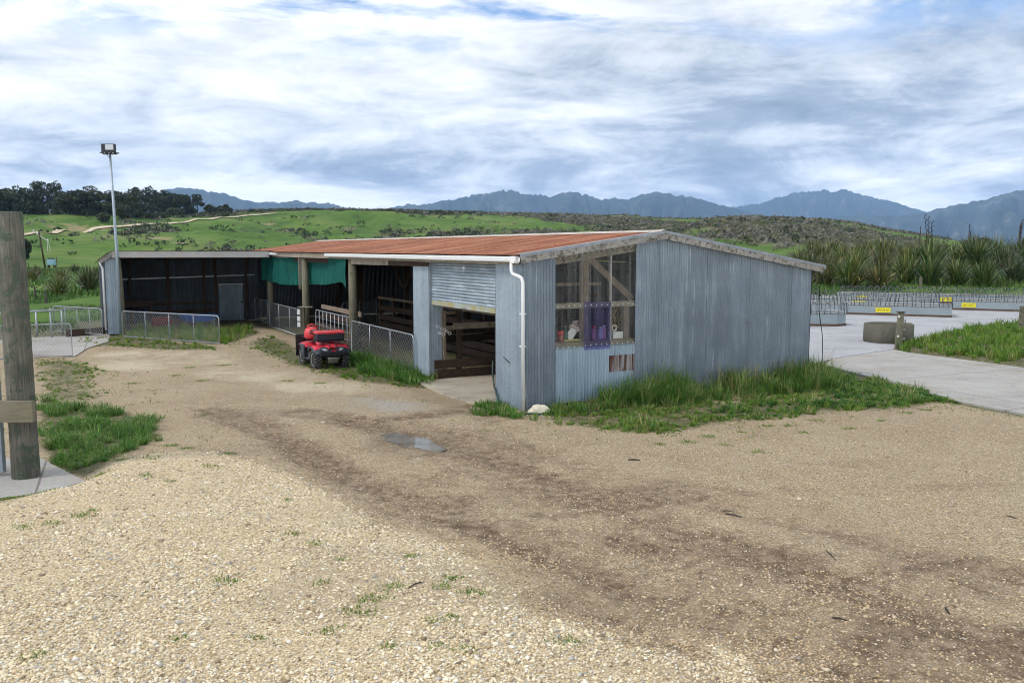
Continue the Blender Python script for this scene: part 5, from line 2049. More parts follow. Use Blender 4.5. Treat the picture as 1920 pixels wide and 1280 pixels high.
    MB().box((0, .25, 1.17), (.22, .12, .11)).build('instrument_pod', M['dark_grey'], hb, bevel=.02)
    MB().tube((0, .30, .80), (0, .24, 1.10), .025, n=8).build('steering_stem', M['black'], q)
    # front rack
    fr = MB()
    for y in (.34, .52, .70, .88):
        fr.tube((-.44, y, .915), (.44, y, .915), .011, n=6)
    for x in (-.44, .44):
        fr.tube((x, .32, .915), (x, .92, .915), .013, n=6)
    fr.build('front_rack', M['black'], q)
    rr_ = MB()
    for y in (-.62, -.78, -.94, -1.08):
        rr_.tube((-.46, y, .93), (.46, y, .93), .011, n=6)
    for x in (-.46, -.15, .15, .46):
        rr_.tube((x, -.55, .93), (x, -1.10, .93), .012, n=6)
    rr_.build('rear_rack', M['black'], q)
    MB().box((0, -1.12, .62), (1.30, .03, .72)).build('rear_mud_flap', M['black'], q, bevel=.006)
    MB().box((0, -.86, .60), (.5, .4, .2)).build('rear_frame', M['black'], q, bevel=.02)
    q.scale = (.95, .95, .95)
    return q


quad_bike()
qm = Matrix.Translation(W(-1.80, 9.80)) @ Matrix.Rotation(AZ + math.pi, 4, 'Z') @ Matrix.Scale(.95, 4)


def q_at(x, y, z):
    return qm @ Vector((x, y, z))


cb = empty('carry_box', q_at(0, .63, .93), AZ + math.pi)
tag(cb, 'black carry box with a red lid strapped on the front rack of the quad bike', 'box')
MB().box((0, 0, .105), (.90, .46, .21)).build('box_body', M['black'], cb, bevel=.035)
MB().box((0, 0, .255), (.92, .48, .09)).build('box_lid', M['red2'], cb, bevel=.035)
for z in (.07, .13):
    MB().box((0, .235, z), (.80, .012, .02)).build('box_rib', M['dark_grey'], cb)
cb.scale = (.95, .95, .95)
for x in (-.25, .25):
    MB().box((x, .242, .215), (.06, .02, .06)).build('latch', M['dark_grey'], cb)

rc_ = empty('fuel_container', q_at(.28, -.42, .90), AZ + math.pi)
tag(rc_, 'rounded red plastic container with a handle on the seat of the quad bike', 'container')
MB().lathe([(0, 0), (.19, .0), (.23, .05), (.235, .18), (.205, .29), (.14, .35), (.07, .37), (0, .375)], 22).build('tank', M['red2'], rc_, True)
MB().path([(-.15, .04, .28), (-.13, .04, .41), (.0, .04, .455), (.13, .04, .41), (.15, .04, .28)], .025, 8).build('handle', M['red2'], rc_, True)
MB().box((0, .225, .19), (.26, .03, .05)).build('recess_band', M['dark_grey'], rc_, bevel=.01)
MB().lathe([(0, 0), (.05, 0), (.05, .04), (0, .045)], 12, (-.08, -.05, .355)).build('cap', M['black'], rc_)

# ------------------------------------------------------------------ wing interior
tb = empty('feed_tub', W(-3.05, 26.6), AZ)
tag(tb, 'blue plastic feed tub on a low steel frame inside the open wing', 'tub')


def tub(a, b):
    t = 2 * math.pi * a
    f = [(.30, .20), (.42, .24), (.50, .40), (.53, .52), (.56, .52), (.50, .46), (.44, .30), (.0, .26)][b]
    return (f[0] * 1.75 * math.cos(t), f[0] * .9 * math.sin(t), f[1])


MB().grid(lambda a, b: tub(a, int(round(b * 7))), 28, 7).build('tub_shell', M['blue'], tb, True)
for x in (-.62, .62):
    MB().path([(x, -.38, .42), (x, -.38, .02), (x, .38, .02), (x, .38, .42)], .018, 6).build('leg', M['pipe'], tb)
dm = empty('red_drum', W(-4.85, 25.6), AZ)
tag(dm, 'dark red drum lying behind the long gate of the open wing', 'drum')
MB().lathe([(.0, -.42), (.27, -.42), (.285, -.40), (.285, -.14), (.295, -.12), (.285, -.10), (.285, .14), (.295, .16), (.285, .18), (.285, .40), (.27, .42), (0, .42)], 22, (0, 0, .29), 'x').build('drum_shell', simple('dull red paint', (.16, .02, .018), .6), dm, True)
MB().lathe([(0, 0), (.04, 0), (.04, .02), (0, .02)], 10, (-.42, .1, .38), 'x').build('bung', M['steel'], dm)
wp = empty('timber_stack', W(-3.9, 27.2), AZ)
tag(wp, 'low stack of brown boards in the open wing left of the blue tub', 'timber')
for i in range(6):
    MB().box((random.uniform(-.1, .1), (i % 2) * .24 - .12, .07 + .10 * (i // 2)), (1.5, .20, .08)).build('board', simple('brown board %d' % i, (.15, .075, .045), .8, 0, .3, 5), wp)
wk = empty('work_bench', W(-6.0, 27.6), AZ)
tag(wk, 'dark bench against the back wall of the open wing', 'bench')
MB().box((0, 0, 1.1), (1.9, .7, .30)).build('bench_top', M['timber_dark'], wk)
for x in (-.85, .85):
    for y in (-.28, .28):
        MB().box((x, y, .48), (.09, .09, .96)).build('leg', M['timber_dark'], wk)


# ------------------------------------------------------------------ things on the window shelf
def shelf_at(v, dv=0.17):
    return W(v, dv, 1.552)


def bottle(label, v, u, prof, mat, cap=None, capmat=None, scale=1.0, rz=0.0):
    b = empty('bottle', W(v, u, 1.551), AZ + rz)
    tag(b, label, 'bottle', 'bottles and jars on the window shelf')
    MB().lathe([(r * scale, z * scale) for r, z in prof], 16).build('bottle_body', mat, b, True)
    if cap:
        MB().lathe([(r * scale, z * scale) for r, z in cap], 12).build('bottle_cap', capmat, b, True)


cyl = [(0, 0), (.045, 0), (.048, .01), (.048, .17), (.03, .20), (.02, .21), (0, .21)]
glass_g = simple('green glass', (.03, .10, .055), .15)
teal = simple('teal label', (.05, .30, .38), .5)
pink = simple('pink plastic', (.62, .26, .36), .45)
lil = simple('lilac plastic', (.50, .46, .66), .45)
bottle('jar with a red lid left of the green bottle on the window shelf', 1.05, .18, [(0, 0), (.055, 0), (.06, .02), (.06, .10), (.05, .12), (0, .12)], simple('brown jar', (.30, .10, .08), .4),
       [(.0, .12), (.062, .12), (.062, .185), (0, .19)], M['red2'], 1.3)
bottle('slim green glass bottle on the left half of the window shelf', 1.20, .20, [(0, 0), (.05, 0), (.055, .02), (.055, .13), (.02, .19), (.018, .26), (0, .26)], glass_g, [(0, .26), (.02, .26), (.02, .285), (0, .285)], M['steel'], 1.25)
bottle('pink spray bottle with a red top behind the violet pane', 1.98, .18, cyl, pink, [(0, .205), (.04, .205), (.045, .24), (.02, .27), (0, .27)], M['red2'], 1.25)
bottle('pale lilac bottle behind the violet pane, right of the pink one', 2.17, .18, cyl, lil, [(0, .205), (.03, .205), (.03, .24), (0, .24)], M['white'], 1.2)
bottle('pale pink bottle at the right edge of the violet pane', 2.27, .19, cyl, pink, [(0, .205), (.035, .205), (.035, .25), (0, .25)], lil, 1.3)
bottle('white capped bottle at the left edge of the violet pane', 1.70, .20, cyl, M['white'], [(0, .205), (.03, .205), (.03, .24), (0, .24)], M['white'], 1.1)
bottle('small teal tin right of the violet pane', 2.425, .16, [(0, 0), (.05, 0), (.05, .14), (0, .14)], teal, [(0, .14), (.051, .14), (.051, .155), (0, .155)], M['white'], 1.05)
wbx = empty('paper_box', W(2.62, .16, 1.551), AZ)
tag(wbx, 'white box on the right half of the window shelf', 'box')
MB().box((0, 0, .075), (.28, .16, .15)).build('box_body', M['white'], wbx, bevel=.004)
MB().box((0, 0, .154), (.285, .165, .012)).build('box_lid', M['white'], wbx)
rt = empty('tape_roll', W(2.55, .17, 1.713), AZ)
tag(rt, 'cream roll of tape standing on the white box in the window', 'tape')
MB().lathe([(.045, -.03), (.085, -.03), (.085, .03), (.045, .03)], 18, (0, 0, .088), 'y', True).build('roll', simple('cream tape', (.55, .50, .38), .7), rt, True)
tray = empty('paper_tray', W(1.35, .20, 1.551), AZ)
tag(tray, 'yellowish tray with papers left of the violet pane', 'tray')
MB().box((0, 0, .02), (.46, .22, .03)).build('tray_base', simple('yellow tray', (.50, .42, .16), .6), tray)
MB().box((.02, .02, .15), (.20, .012, .30), Matrix.Rotation(R(38), 3, 'Y')).build('paper_sheet', M['white'], tray)
MB().grid(lambda a, b: (.0 + .26 * a + .05 * math.sin(b * 5), .03 + .08 * math.sin(a * 6 + b * 4), .14 + .24 * b + .10 * a), 7, 7).build('plastic_bag', simple('cloudy bag', (.55, .45, .44), .35), tray, True)
tw = empty('twine_bundle', W(2.70, .30, 1.60), AZ)
tag(tw, 'tangle of straw coloured twine hanging at the right of the window', 'twine')
for i in range(14):
    x0 = random.uniform(-.18, .25)
    pts_ = [(x0, 0, .75)]
    for k in range(5):
        pts_.append((x0 + random.uniform(-.13, .13), random.uniform(-.04, .04), .75 - .12 * (k + 1)))
    MB().path(pts_, .007, 4).build('strand', M['straw'], tw)
hk = empty('rope_hooks', W(.42, 5.38, 1.40), AZ)
tag(hk, 'bundle of white rings and ropes hung on the rail inside the doorway', 'rope')
ring = MB()
ring.path([(.045 * math.cos(t), 0, .045 * math.sin(t)) for t in np.linspace(0, 2 * math.pi, 14)], .008, 6)
ring = ring.mesh('ring', M['white'], True)
for x, z in ((-.22, .12), (-.1, .06), (-.16, -.06), (-.05, -.10), (.06, -.03), (.14, -.08), (-.02, .02)):
    inst('ring', ring, hk, (x, -.03 + .02 * z, z), (0, R(random.uniform(-30, 30)), R(random.uniform(-40, 40))), (1, 1, random.uniform(.6, 1)))
MB().path([(-.05, -.03, -.1), (-.06, -.03, -.6), (-.02, -.03, -.85)], .009, 5).build('rope', M['lintel'], hk)
MB().path([(-.2, -.03, .1), (.3, -.03, .12), (.8, -.03, .16)], .009, 5).build('rope', M['lintel'], hk)

# hose, cable, rock, sticks
gh = MB()
pts_ = [W(-.03, 1.52, 1.02), W(-.05, 1.50, .72), W(-.07, 1.38, .40), W(-.10, 1.10, .13), W(-.16, .78, .04), W(-.25, .35, .035), W(-.30, -.15, .04), W(0.05, -.52, .05), W(.5, -.64, .05), W(1.0, -.72, .045), W(1.8, -.95, .04)]
gh.path(pts_, .022, 7)
o = gh.build('garden_hose', M['hose'], None, True)
tag(o, 'dark green hose hanging at the doorway and trailing past the shed corner', 'hose')
ca = MB().path([W(9.25, -.18, 3.15), W(9.55, .2, 2.6), W(9.95, .55, 1.95), W(10.35, .75, 1.2), W(10.4, .75, .55), W(10.15, .6, .1), W(9.9, .5, .03)], .012, 5)
o = ca.build('loose_cable', M['black'], None, True)
tag(o, 'thin black cable drooping from the far eave to the concrete', 'cable')


def rock(name, label, p, s, col, seed):
    rnd = np.random.default_rng(seed)
    b = MB()
    nu, nv = 14, 9

    def fn(a, c):
        t, f = 2 * math.pi * a, math.pi * c
        d = Vector((math.sin(f) * math.cos(t), math.sin(f) * math.sin(t), math.cos(f)))
        k = 1 + .30 * mnoise.noise(d * 1.6 + Vector((seed, 0, 0))) + .12 * mnoise.noise(d * 4 + Vector((0, seed, 0)))
        return (d.x * s[0] * k, d.y * s[1] * k, d.z * s[2] * k)
    b.grid(fn, nu, nv)
    o = b.build(name, simple(name + ' stone', col, .85, 0, .2, 9, bump=.3), None, False, loc=p)
    return tag(o, label, 'rock')


rock('rock', 'pale cream rock sitting at the foot of the white downpipe', G(1012, 777) + Vector((0, 0, .06)), (.24, .17, .17), (.55, .50, .38), 5)
sticks = [((1178, 865), (1200, 866), .024, 'short black stick right of the puddle on bare gravel'), ((1360, 963), (1392, 968), .018, 'thin dark stick in the middle of the right gravel'),
          ((766, 1145), (795, 1132), .014, 'small brown stick among the weeds in the foreground gravel'), ((1548, 1040), (1567, 1056), .014, 'pale bent twig in the lower right gravel'),
          ((1560, 1162), (1588, 1166), .016, 'grey twig in the brown wheel track at lower right'), ((1888, 970), (1907, 976), .013, 'small dark twig near the right edge of the yard'),
          ((1773, 1140), (1780, 1150), .025, 'dark chunk of bark in the lower right wheel track'), ((1355, 957), (1372, 957), .012, 'tiny dark twig just above a longer stick on the gravel')]
for (a, b, r, lab) in sticks:
    r *= .62
    p0, p1 = G(*a), G(*b)
    p0.z, p1.z = float(gz(p0.x, p0.y)) + r, float(gz(p1.x, p1.y)) + r
    mid = p0.lerp(p1, .5) + Vector((random.uniform(-.01, .01), .015, .008))
    o = MB().path([p0, mid, p1], r, 6, True, [r * .7, r, r * .5]).build('stick', M['wood_stick'], None, True)
    tag(o, lab, 'stick', 'sticks lying on the gravel')

# ------------------------------------------------------------------ concrete yard: trough, posts, feed bins
tp = Vector((15.0, 33.85, 0.016))
tro = empty('water_trough', tp)
tag(tro, 'round old concrete water trough on the pale yard', 'trough')
MB().lathe([(.90, 0), (.93, .04), (.925, .70), (.90, .72), (.83, .72), (.81, .66), (.80, .25)], 40).build('trough_ring', M['concrete_old'], tro, True)
MB().lathe([(0, .50), (.805, .50)], 40).build('trough_water', simple('dark trough water', (.02, .025, .02), .06), tro)
for x in (-.86, .86):
    MB().box((x, 0, .73), (.14, .05, .02)).build('lug', M['concrete_old'], tro)
tpo = empty('tap_post', G(1683, 655))
tag(tpo, 'leaning timber post with taps in front of the round trough', 'post')
MB().beam((0, 0, -.05), (.06, 0, 1.36), .19, .15, (0, 1, 0)).build('stake', M['post'], tpo)
for z in (1.05, .72, .38):
    b = MB().path([(.10, 0, z), (.24, 0, z), (.24, 0, z - .07)], .022, 8)
    t_ = b.build('tap', M['steel'], tpo, True)
    MB().box((.22, 0, z + .05), (.09, .03, .02)).build('tap_lever', M['steel'], t_)
for z in (1.22, .50):
    MB().box((-.05, -.09, z), (.07, .03, .07)).build('insulator', M['white'], tpo, bevel=.008)
MB().box((.06, 0, 1.38), (.24, .20, .03)).build('cap', M['timber_dark'], tpo)
rp_ = empty('fence_post', G(1914, 622))
tag(rp_, 'weathered square fence post at the right edge of the yard grass', 'post')
MB().box((0.05, 0, .55), (.24, .22, 1.22)).build('stake', M['post'], rp_, bevel=.01)
for z in (.35, .7, .95):
    MB().box((-.085, -.05, z), (.03, .05, .05)).build('insulator', M['black'], rp_)
for (x, y, h, lab) in ((1564, 548, .85, 'short timber fence post under the flax beside the shed eave'), (1725, 551, .95, 'grey timber fence post among the flax behind the feed bins')):
    p = G(x, y)
    o = MB().box((0, 0, h / 2), (.16, .16, h)).build('fence_post', M['post'], None, loc=(p.x, p.y, float(gz(p.x, p.y))))
    tag(o, lab, 'post')

hoop = MB()
hw_, hh_ = .135, .50
hoop.path([(-hw_, 0, -.04), (-hw_, 0, hh_ - hw_)] + [(-hw_ * math.cos(t), 0, hh_ - hw_ + hw_ * math.sin(t)) for t in (.45, .95, 1.57, 2.19, 2.69)] + [(hw_, 0, hh_ - hw_), (hw_, 0, -.04)], .017, 5)
hoop_me = hoop.mesh('hoop', M['hoop'], True)
hoop_small = None


def text_mesh(s, size, mat):
    cu = bpy.data.curves.new('lettering', 'FONT')
    cu.body = s
    cu.size = size
    cu.align_x = 'CENTER'
    cu.align_y = 'CENTER'
    cu.extrude = .001
    o = bpy.data.objects.new('lettering', cu)
    C.objects.link(o)
    bpy.context.view_layer.update()
    me = bpy.data.meshes.new_from_object(o.evaluated_get(bpy.context.evaluated_depsgraph_get()))
    bpy.data.objects.remove(o)
    me.materials.clear()
    me.materials.append(mat)
    return me


NUM = text_mesh('0800 100 800', .108, M['ink'])
DASH = MB()
x = -.52
for w_ in (.10, .16, .07, .22, .12, .18):
    DASH.box(((x + w_ / 2) * .66, 0, 0), (w_ * .66, .018, .002))
    x += w_ + .035
DASH = DASH.mesh('fine_print', M['ink'])


def feed_bin(label, p0, p1, width=1.9, sign=None, hgt=0.52, round_end=False, hstep=.43):
    """long steel bin; p0-p1 is its front edge on the ground"""
    p0, p1 = Vector(p0), Vector(p1)
    Lb = (p1 - p0).length
    root = empty('feed_bin', (p0.x, p0.y, .016), rz_of(p0, p1))
    tag(root, label, 'feed bin', 'hooped steel feed bins on the concrete yard')
    e = .5
    fp_ = [(0, 0), (Lb - e, 0), (Lb, e * .8), (Lb, width - e * .8), (Lb - e, width), (0, width)] if round_end else [(0, 0), (Lb, 0), (Lb, width), (0, width)]
    m_ = len(fp_)
    w = MB()
    w.add([(x, y, .06) for x, y in fp_] + [(x, y, hgt) for x, y in fp_], [(i, (i + 1) % m_, (i + 1) % m_ + m_, i + m_) for i in range(m_)])
    wo = w.build('bin_wall', M['bin_wall'], root)
    wo.modifiers.new('thickness', 'SOLIDIFY').thickness = .03
    b = MB()
    b.add([(x, y, 0) for x, y in fp_] + [(x, y, .075) for x, y in fp_], [(i, (i + 1) % m_, (i + 1) % m_ + m_, i + m_) for i in range(m_)] + [tuple(m_ + i for i in range(m_))])
    bo = b.build('bin_base', M['bin_base'], root)
    bo.modifiers.new('thickness', 'SOLIDIFY').thickness = -.045
    rim = MB()
    rim.path([(x, y, hgt + .01) for x, y in fp_] + [(fp_[0][0], fp_[0][1], hgt + .01)], .035, 6)
    rim.build('bin_rim', M['steel'], root)
    step = hstep
    k = int((Lb - .3) / step)
    for i in range(k):
        x = .3 + (Lb - .6) * i / max(1, k - 1)
        for y in (-.035, width + .035):
            inst('hoop', hoop_me, root, (x, y, hgt), (0, 0, R(random.uniform(-3, 3))))
    for j in range(3):
        inst('hoop', hoop_me, root, (Lb + .035, .35 + j * (width - .7) / 2, hgt), (0, 0, math.pi / 2))
    for x in (Lb * .82, Lb * .3):
        MB().box((x, -.02, hgt / 2 + .03), (.07, .02, hgt - .1)).build('wall_stiffener', M['bin_wall'], root)
    if sign is not None:
        for k_, sx in enumerate(sign):
            s = empty('sign_plate', (sx, -.035, .30), 0, root)
            s['label'] = 'yellow sign with dark print'
            MB().box((0, 0, 0), (.76, .012, .28)).build('plate', M['yellow'], s)
            inst('lettering', NUM, s, (0, -.009, -.015), (math.pi / 2, 0, 0))['kind'] = 'stuff'
            inst('fine_print', DASH, s, (0.02, -.009, .105), (math.pi / 2, 0, 0))['kind'] = 'stuff'
    return root


bdir = Vector((.904, -.427, 0))
b1 = G(1589, 612.5)
feed_bin('nearest hooped feed bin, partly hidden behind the shed corner', b1 + Vector((-7.5, 1.0, 0)), b1, 1.9, None, .62, True, .58)
b2 = G(1784, 595.5)
feed_bin('long hooped feed bin with a yellow sign behind the round trough', b2 - bdir * 9.5, b2, 1.9, (6.1,), .56)
b3a = G(1786, 581)
feed_bin('hooped feed bin with a yellow sign running off the right edge', b3a, b3a + bdir * 11, 1.9, (.85,), .56)
b4 = Vector((21.06, 53.62, 0)) + bdir * 5.5
feed_bin('middle feed bin seen between two other rows of hoops', b4 - bdir * 13, b4 - bdir * .3, 1.9, (8.2,), .52)
b5 = Vector((23.0, 60.3, 0))
feed_bin('farthest and longest feed bin just below the flax bushes', b5, b5 + bdir * 17, 1.9, (1.6, 6.9), .55)
b6 = Vector((14.0, 63.0, 0))
feed_bin('far feed bin half hidden by the shed, end of the back row', b6, b6 + bdir * 7.2, 1.9, (5.3,), .5)


# ------------------------------------------------------------------ flax bushes
def flax_mesh(seed, nleaf, length, stalks=0, tall=1.0):
    rnd = np.random.default_rng(seed)
    V_, Q_, C_ = [], [], []
    pal = np.array([(.066, .096, .030), (.088, .125, .040), (.125, .155, .055), (.052, .074, .030), (.21, .18, .075), (.30, .23, .115), (.19, .115, .05)])
    pr = [.28, .26, .17, .13, .08, .05, .03]
    tone_ = np.array([(1, 1, 1), (.8, 1.05, .75), (1.3, 1.15, 1.1), (.75, .8, .9), (1.15, 1.25, .8)][seed % 5])
    for i in range(nleaf):
        a = rnd.random() * 2 * math.pi
        fan = rnd.random() ** .8
        L_ = length * (.7 + .45 * rnd.random())
        rise = R(88 - 46 * fan)
        w = .032 + .030 * rnd.random()
        d = np.array([math.cos(a), math.sin(a), 0])
        s = np.array([-math.sin(a), math.cos(a), 0])
        p = d * (.08 + .35 * rnd.random() * fan) + s * rnd.normal(0, .12)
        ang = rise
        bend = (.04 + .50 * rnd.random() ** 2.5) * (.4 + fan)
        col = pal[rnd.choice(7, p=pr)] * (.7 + .6 * rnd.random()) * tone_
        tip = col * .6 + np.array((.16, .10, .05)) * .4 if rnd.random() < .5 else col
        nseg = 6
        b0 = len(V_)
        for k in range(nseg + 1):
            t = k / nseg
            ww = w * (0.75 + .5 * t if t < .4 else .95 * (1 - ((t - .4) / .6) ** 1.8) + .02)
            V_ += [tuple(p - s * ww), tuple(p + s * ww)]
            cc = col * (1 - max(0, t - .6) / .4) + tip * (max(0, t - .6) / .4)
            C_ += [cc, cc]
            p = p + (d * math.cos(ang) + np.array([0, 0, 1]) * math.sin(ang)) * (L_ / nseg)
            ang -= bend * (.25 + t)
        Q_ += [(b0 + 2 * k, b0 + 2 * k + 1, b0 + 2 * k + 3, b0 + 2 * k + 2) for k in range(nseg)]
    me = np_mesh('leaves', np.array(V_), None, np.array(Q_), M['flax'], col=np.array(C_))
    st = None
    if stalks:
        b = MB()
        for i in range(stalks):
            a = rnd.random() * 6.28
            lean = .10 + .25 * rnd.random()
            h = length * tall * (1.35 + .35 * rnd.random())
            top = Vector((math.cos(a) * lean * h * .6, math.sin(a) * lean * h * .3, h))
            b.path([(0, 0, .3), top * .55, top], .022, 5, True, [.03, .022, .012])
            for k in range(9):
                t = .55 + .05 * k
                q = top * t
                sd = 1 if k % 2 else -1
                b.path([q, q + Vector((.13 * sd, .03, .10)), q + Vector((.17 * sd, .03, .26))], .03, 4, True, [.012, .035, .012])
        st = b.mesh('flower_stalks', simple('dark flax flowers %d' % seed, (.035, .022, .03), .8))
    return me, st


FL = [flax_mesh(20 + i, 210, 2.55) for i in range(5)]
FS = [flax_mesh(40, 200, 2.5, 3, 1.0), flax_mesh(41, 210, 2.6, 6, 1.12), flax_mesh(42, 190, 2.4, 2, .95)]
sides = ['beside the shed eave', 'left of the back row', 'behind the trough', 'behind the middle bins', 'behind the bins', 'right of the middle', 'near the right edge', 'at the right edge']


def flax(x, y, z, k, s, label, stalk=None, group='flax bushes along the back of the yard'):
    me, st = FS[stalk] if stalk is not None else FL[k % 5]
    root = empty('flax_bush', (x, y, z), random.uniform(0, 6.28))
    root.scale = (s * random.uniform(.95, 1.15), s * random.uniform(.95, 1.15), s)
    tag(root, label, 'flax bush', group)
    inst('leaves', me, root)
    if st:
        inst('flower_stalks', st, root)


ordn = ['first', 'second', 'third', 'fourth', 'fifth', 'sixth', 'seventh', 'eighth', 'ninth', 'tenth', 'eleventh', 'twelfth', 'thirteenth', 'fourteenth', 'fifteenth']
rows_ = [('front', 71, [1490, 1548, 1595, 1648, 1700, 1745, 1795, 1846, 1902, 1960], 1.0), ('second', 78, [1520, 1560, 1605, 1655, 1705, 1745, 1790, 1830, 1880, 1930], 1.05),
         ('third', 86, [1500, 1540, 1575, 1612, 1655, 1700, 1742, 1785, 1822, 1868, 1915], 1.05), ('rear', 97, [1525, 1560, 1595, 1632, 1672, 1722, 1770, 1815, 1850, 1905, 1950], 1.05)]
cnt = 0
for nm, dist, xs_, sc_ in rows_:
    for i, x_ in enumerate(xs_):
        d = ray(x_, 500)
        yy = dist + random.uniform(-3, 3)
        xx = d[0] / d[1] * yy
        stalk = None
        if nm == 'third' and x_ in (1742,):
            stalk = 0
        if nm == 'rear' and x_ in (1905,):
            stalk = 1
        if nm == 'rear' and x_ in (1770, 1815, 1722):
            stalk = 2
        lab = 'flax bush, %s from the left in the %s row behind the feed bins' % (ordn[i], nm)
        if stalk == 1:
            lab = 'flax bush with tall dark flower spikes near the right edge'
        flax(xx, yy, float(gz(xx, yy)) - .05, cnt * 2 + i // 3, sc_ * random.uniform(.78, 1.18), lab, stalk)
        cnt += 1
left_fl = [(118, 531, 'flax bush in the long grass left of the wing'), (168, 545, 'broad flax bush close beside the wing downpipe'), (112, 552, 'pale low flax clump in the left bank grass'),
           (70, 516, 'small brownish flax clump by the power pole foot'), (186, 520, 'dark flax clump right behind the wing end'), (60, 528, 'flax clump just right of the near timber post'), (140, 512, 'small far flax clump on the left paddock edge')]
for i, (x_, y_, lab) in enumerate(left_fl):
    p = on_terrain(x_, y_, 300)
    flax(p.x, p.y, p.z - .05, i + 2, .62 if i != 1 else .8, lab, None, 'flax clumps on the left bank')


# ------------------------------------------------------------------ trees
def crown_mesh(seed, lobes, leaf, n, pal):
    rnd = np.random.default_rng(seed)
    vol = np.array([l[3] * l[4] * l[5] for l in lobes]) ** .67
    idx = rnd.choice(len(lobes), n, p=vol / vol.sum())
    lb = np.array(lobes)[idx]
    d = rnd.normal(0, 1, (n, 3))
    d /= np.linalg.norm(d, axis=1, keepdims=True)
    rad = .62 + .42 * rnd.random((n, 1)) ** .7
    c = lb[:, :3] + d * rad * lb[:, 3:6]
    nz = np.array([mnoise.noise(Vector(p) * .55 + Vector((seed, 0, 0))) for p in c])
    keep = nz > -.32
    c, idx, d = c[keep], idx[keep], d[keep]
    n = len(c)
    e1, e2 = rnd.normal(0, 1, (n, 3)), rnd.normal(0, 1, (n, 3))
    e1 /= np.linalg.norm(e1, axis=1, keepdims=True)
    e2 /= np.linalg.norm(e2, axis=1, keepdims=True)
    s = leaf * (.6 + .8 * rnd.random((n, 1)))
    v = np.stack([c - e1 * s, c + e2 * s * .7, c + e1 * s, c - e2 * s * .7], 1).reshape(-1, 3)
    q = np.arange(n * 4).reshape(-1, 4)
    lobe_t = .75 + .5 * rnd.random(len(lobes))
    col = np.array(pal)[rnd.integers(0, len(pal), n)] * lobe_t[idx][:, None] * (.75 + .5 * rnd.random((n, 1)))
    return np_mesh('crown', v, None, q, M['leaf'], col=np.repeat(col, 4, axis=0))


def trunk_mesh(seed, h, r):
    rnd = random.Random(seed)
    b = MB()
    b.path([(0, 0, -.5), (rnd.uniform(-.2, .2), 0, h * .35), (rnd.uniform(-.4, .4), .1, h * .7)], r, 7, True, [r, r * .75, r * .35])
    for i in range(5):
        a = rnd.random() * 6.28
        z = h * rnd.uniform(.25, .55)
        b.path([(0, 0, z), (math.cos(a) * h * .14, math.sin(a) * h * .14, z + h * .16), (math.cos(a) * h * .26, math.sin(a) * h * .26, z + h * .26)], r * .4, 5, True, [r * .42, r * .28, r * .12])
    return b.mesh('trunk', M['bark'])


DARKG = [(.028, .042, .018), (.040, .056, .024), (.055, .070, .032), (.034, .048, .028), (.075, .080, .050)]
OLIVE = [(.045, .060, .026), (.060, .072, .034), (.035, .050, .022)]


def tree(px, top, base, wpx, seed, label, kind='dense', dist=None):
    d = ray(px, base)
    if dist is None:
        p = on_terrain(px, base + 1.5, 900)
        if math.hypot(p.x, p.y) > 440:
            k = 425 / math.hypot(d[0], d[1])
            p = Vector((d[0] * k, d[1] * k, float(terrain(d[0] * k, d[1] * k))))
    else:
        k = dist / math.hypot(d[0], d[1])
        p = Vector((d[0] * k, d[1] * k, float(terrain(d[0] * k, d[1] * k))))
    D = math.hypot(p.x, p.y)
    dt = ray(px, top)
    ztop = CAM_H + dt[2] * D / math.hypot(dt[0], dt[1])
    h = max(2.0, ztop - p.z)
    w = wpx / F_PX * D * .56
    rnd = random.Random(seed)
    root = empty('tree', p, rnd.uniform(0, 6.28))
    tag(root, label, 'tree', 'trees on the hill crest')
    lobes = []
    if kind == 'dense':
        for i in range(24):
            a = rnd.random() * 6.28
            rr = rnd.random() ** .6 * w * .80
            z = h * rnd.uniform(.06, .88)
            sc = 1 - .5 * max(0, (z / h - .5) * 2)
            lobes.append((math.cos(a) * rr * sc, math.sin(a) * rr * sc, z, w * rnd.uniform(.30, .5) * sc, w * rnd.uniform(.30, .5) * sc, h * rnd.uniform(.11, .17)))
        tn = rnd.uniform(.75, 1.35)
        n_, lf, pal = 4200, .45, [tuple(c_ * tn for c_ in q_) for q_ in DARKG]
    elif kind == 'open':
        for i in range(11):
            a = rnd.random() * 6.28
            rr = w * rnd.uniform(.2, .8)
            lobes.append((math.cos(a) * rr, math.sin(a) * rr, h * rnd.uniform(.48, .9), w * .36, w * .36, h * .09))
        n_, lf, pal = 1500, .36, DARKG
    else:
        for i in range(9):
            a = rnd.random() * 6.28
            rr = w * rnd.uniform(.0, .6)
            lobes.append((math.cos(a) * rr, math.sin(a) * rr, h * rnd.uniform(.25, .75), w * .45, w * .45, h * .24))
        n_, lf, pal = 900, .34, OLIVE
    inst('crown', crown_mesh(seed, lobes, lf, n_, pal), root)
    inst('trunk', trunk_mesh(seed, h, max(.12, h * .028)), root)


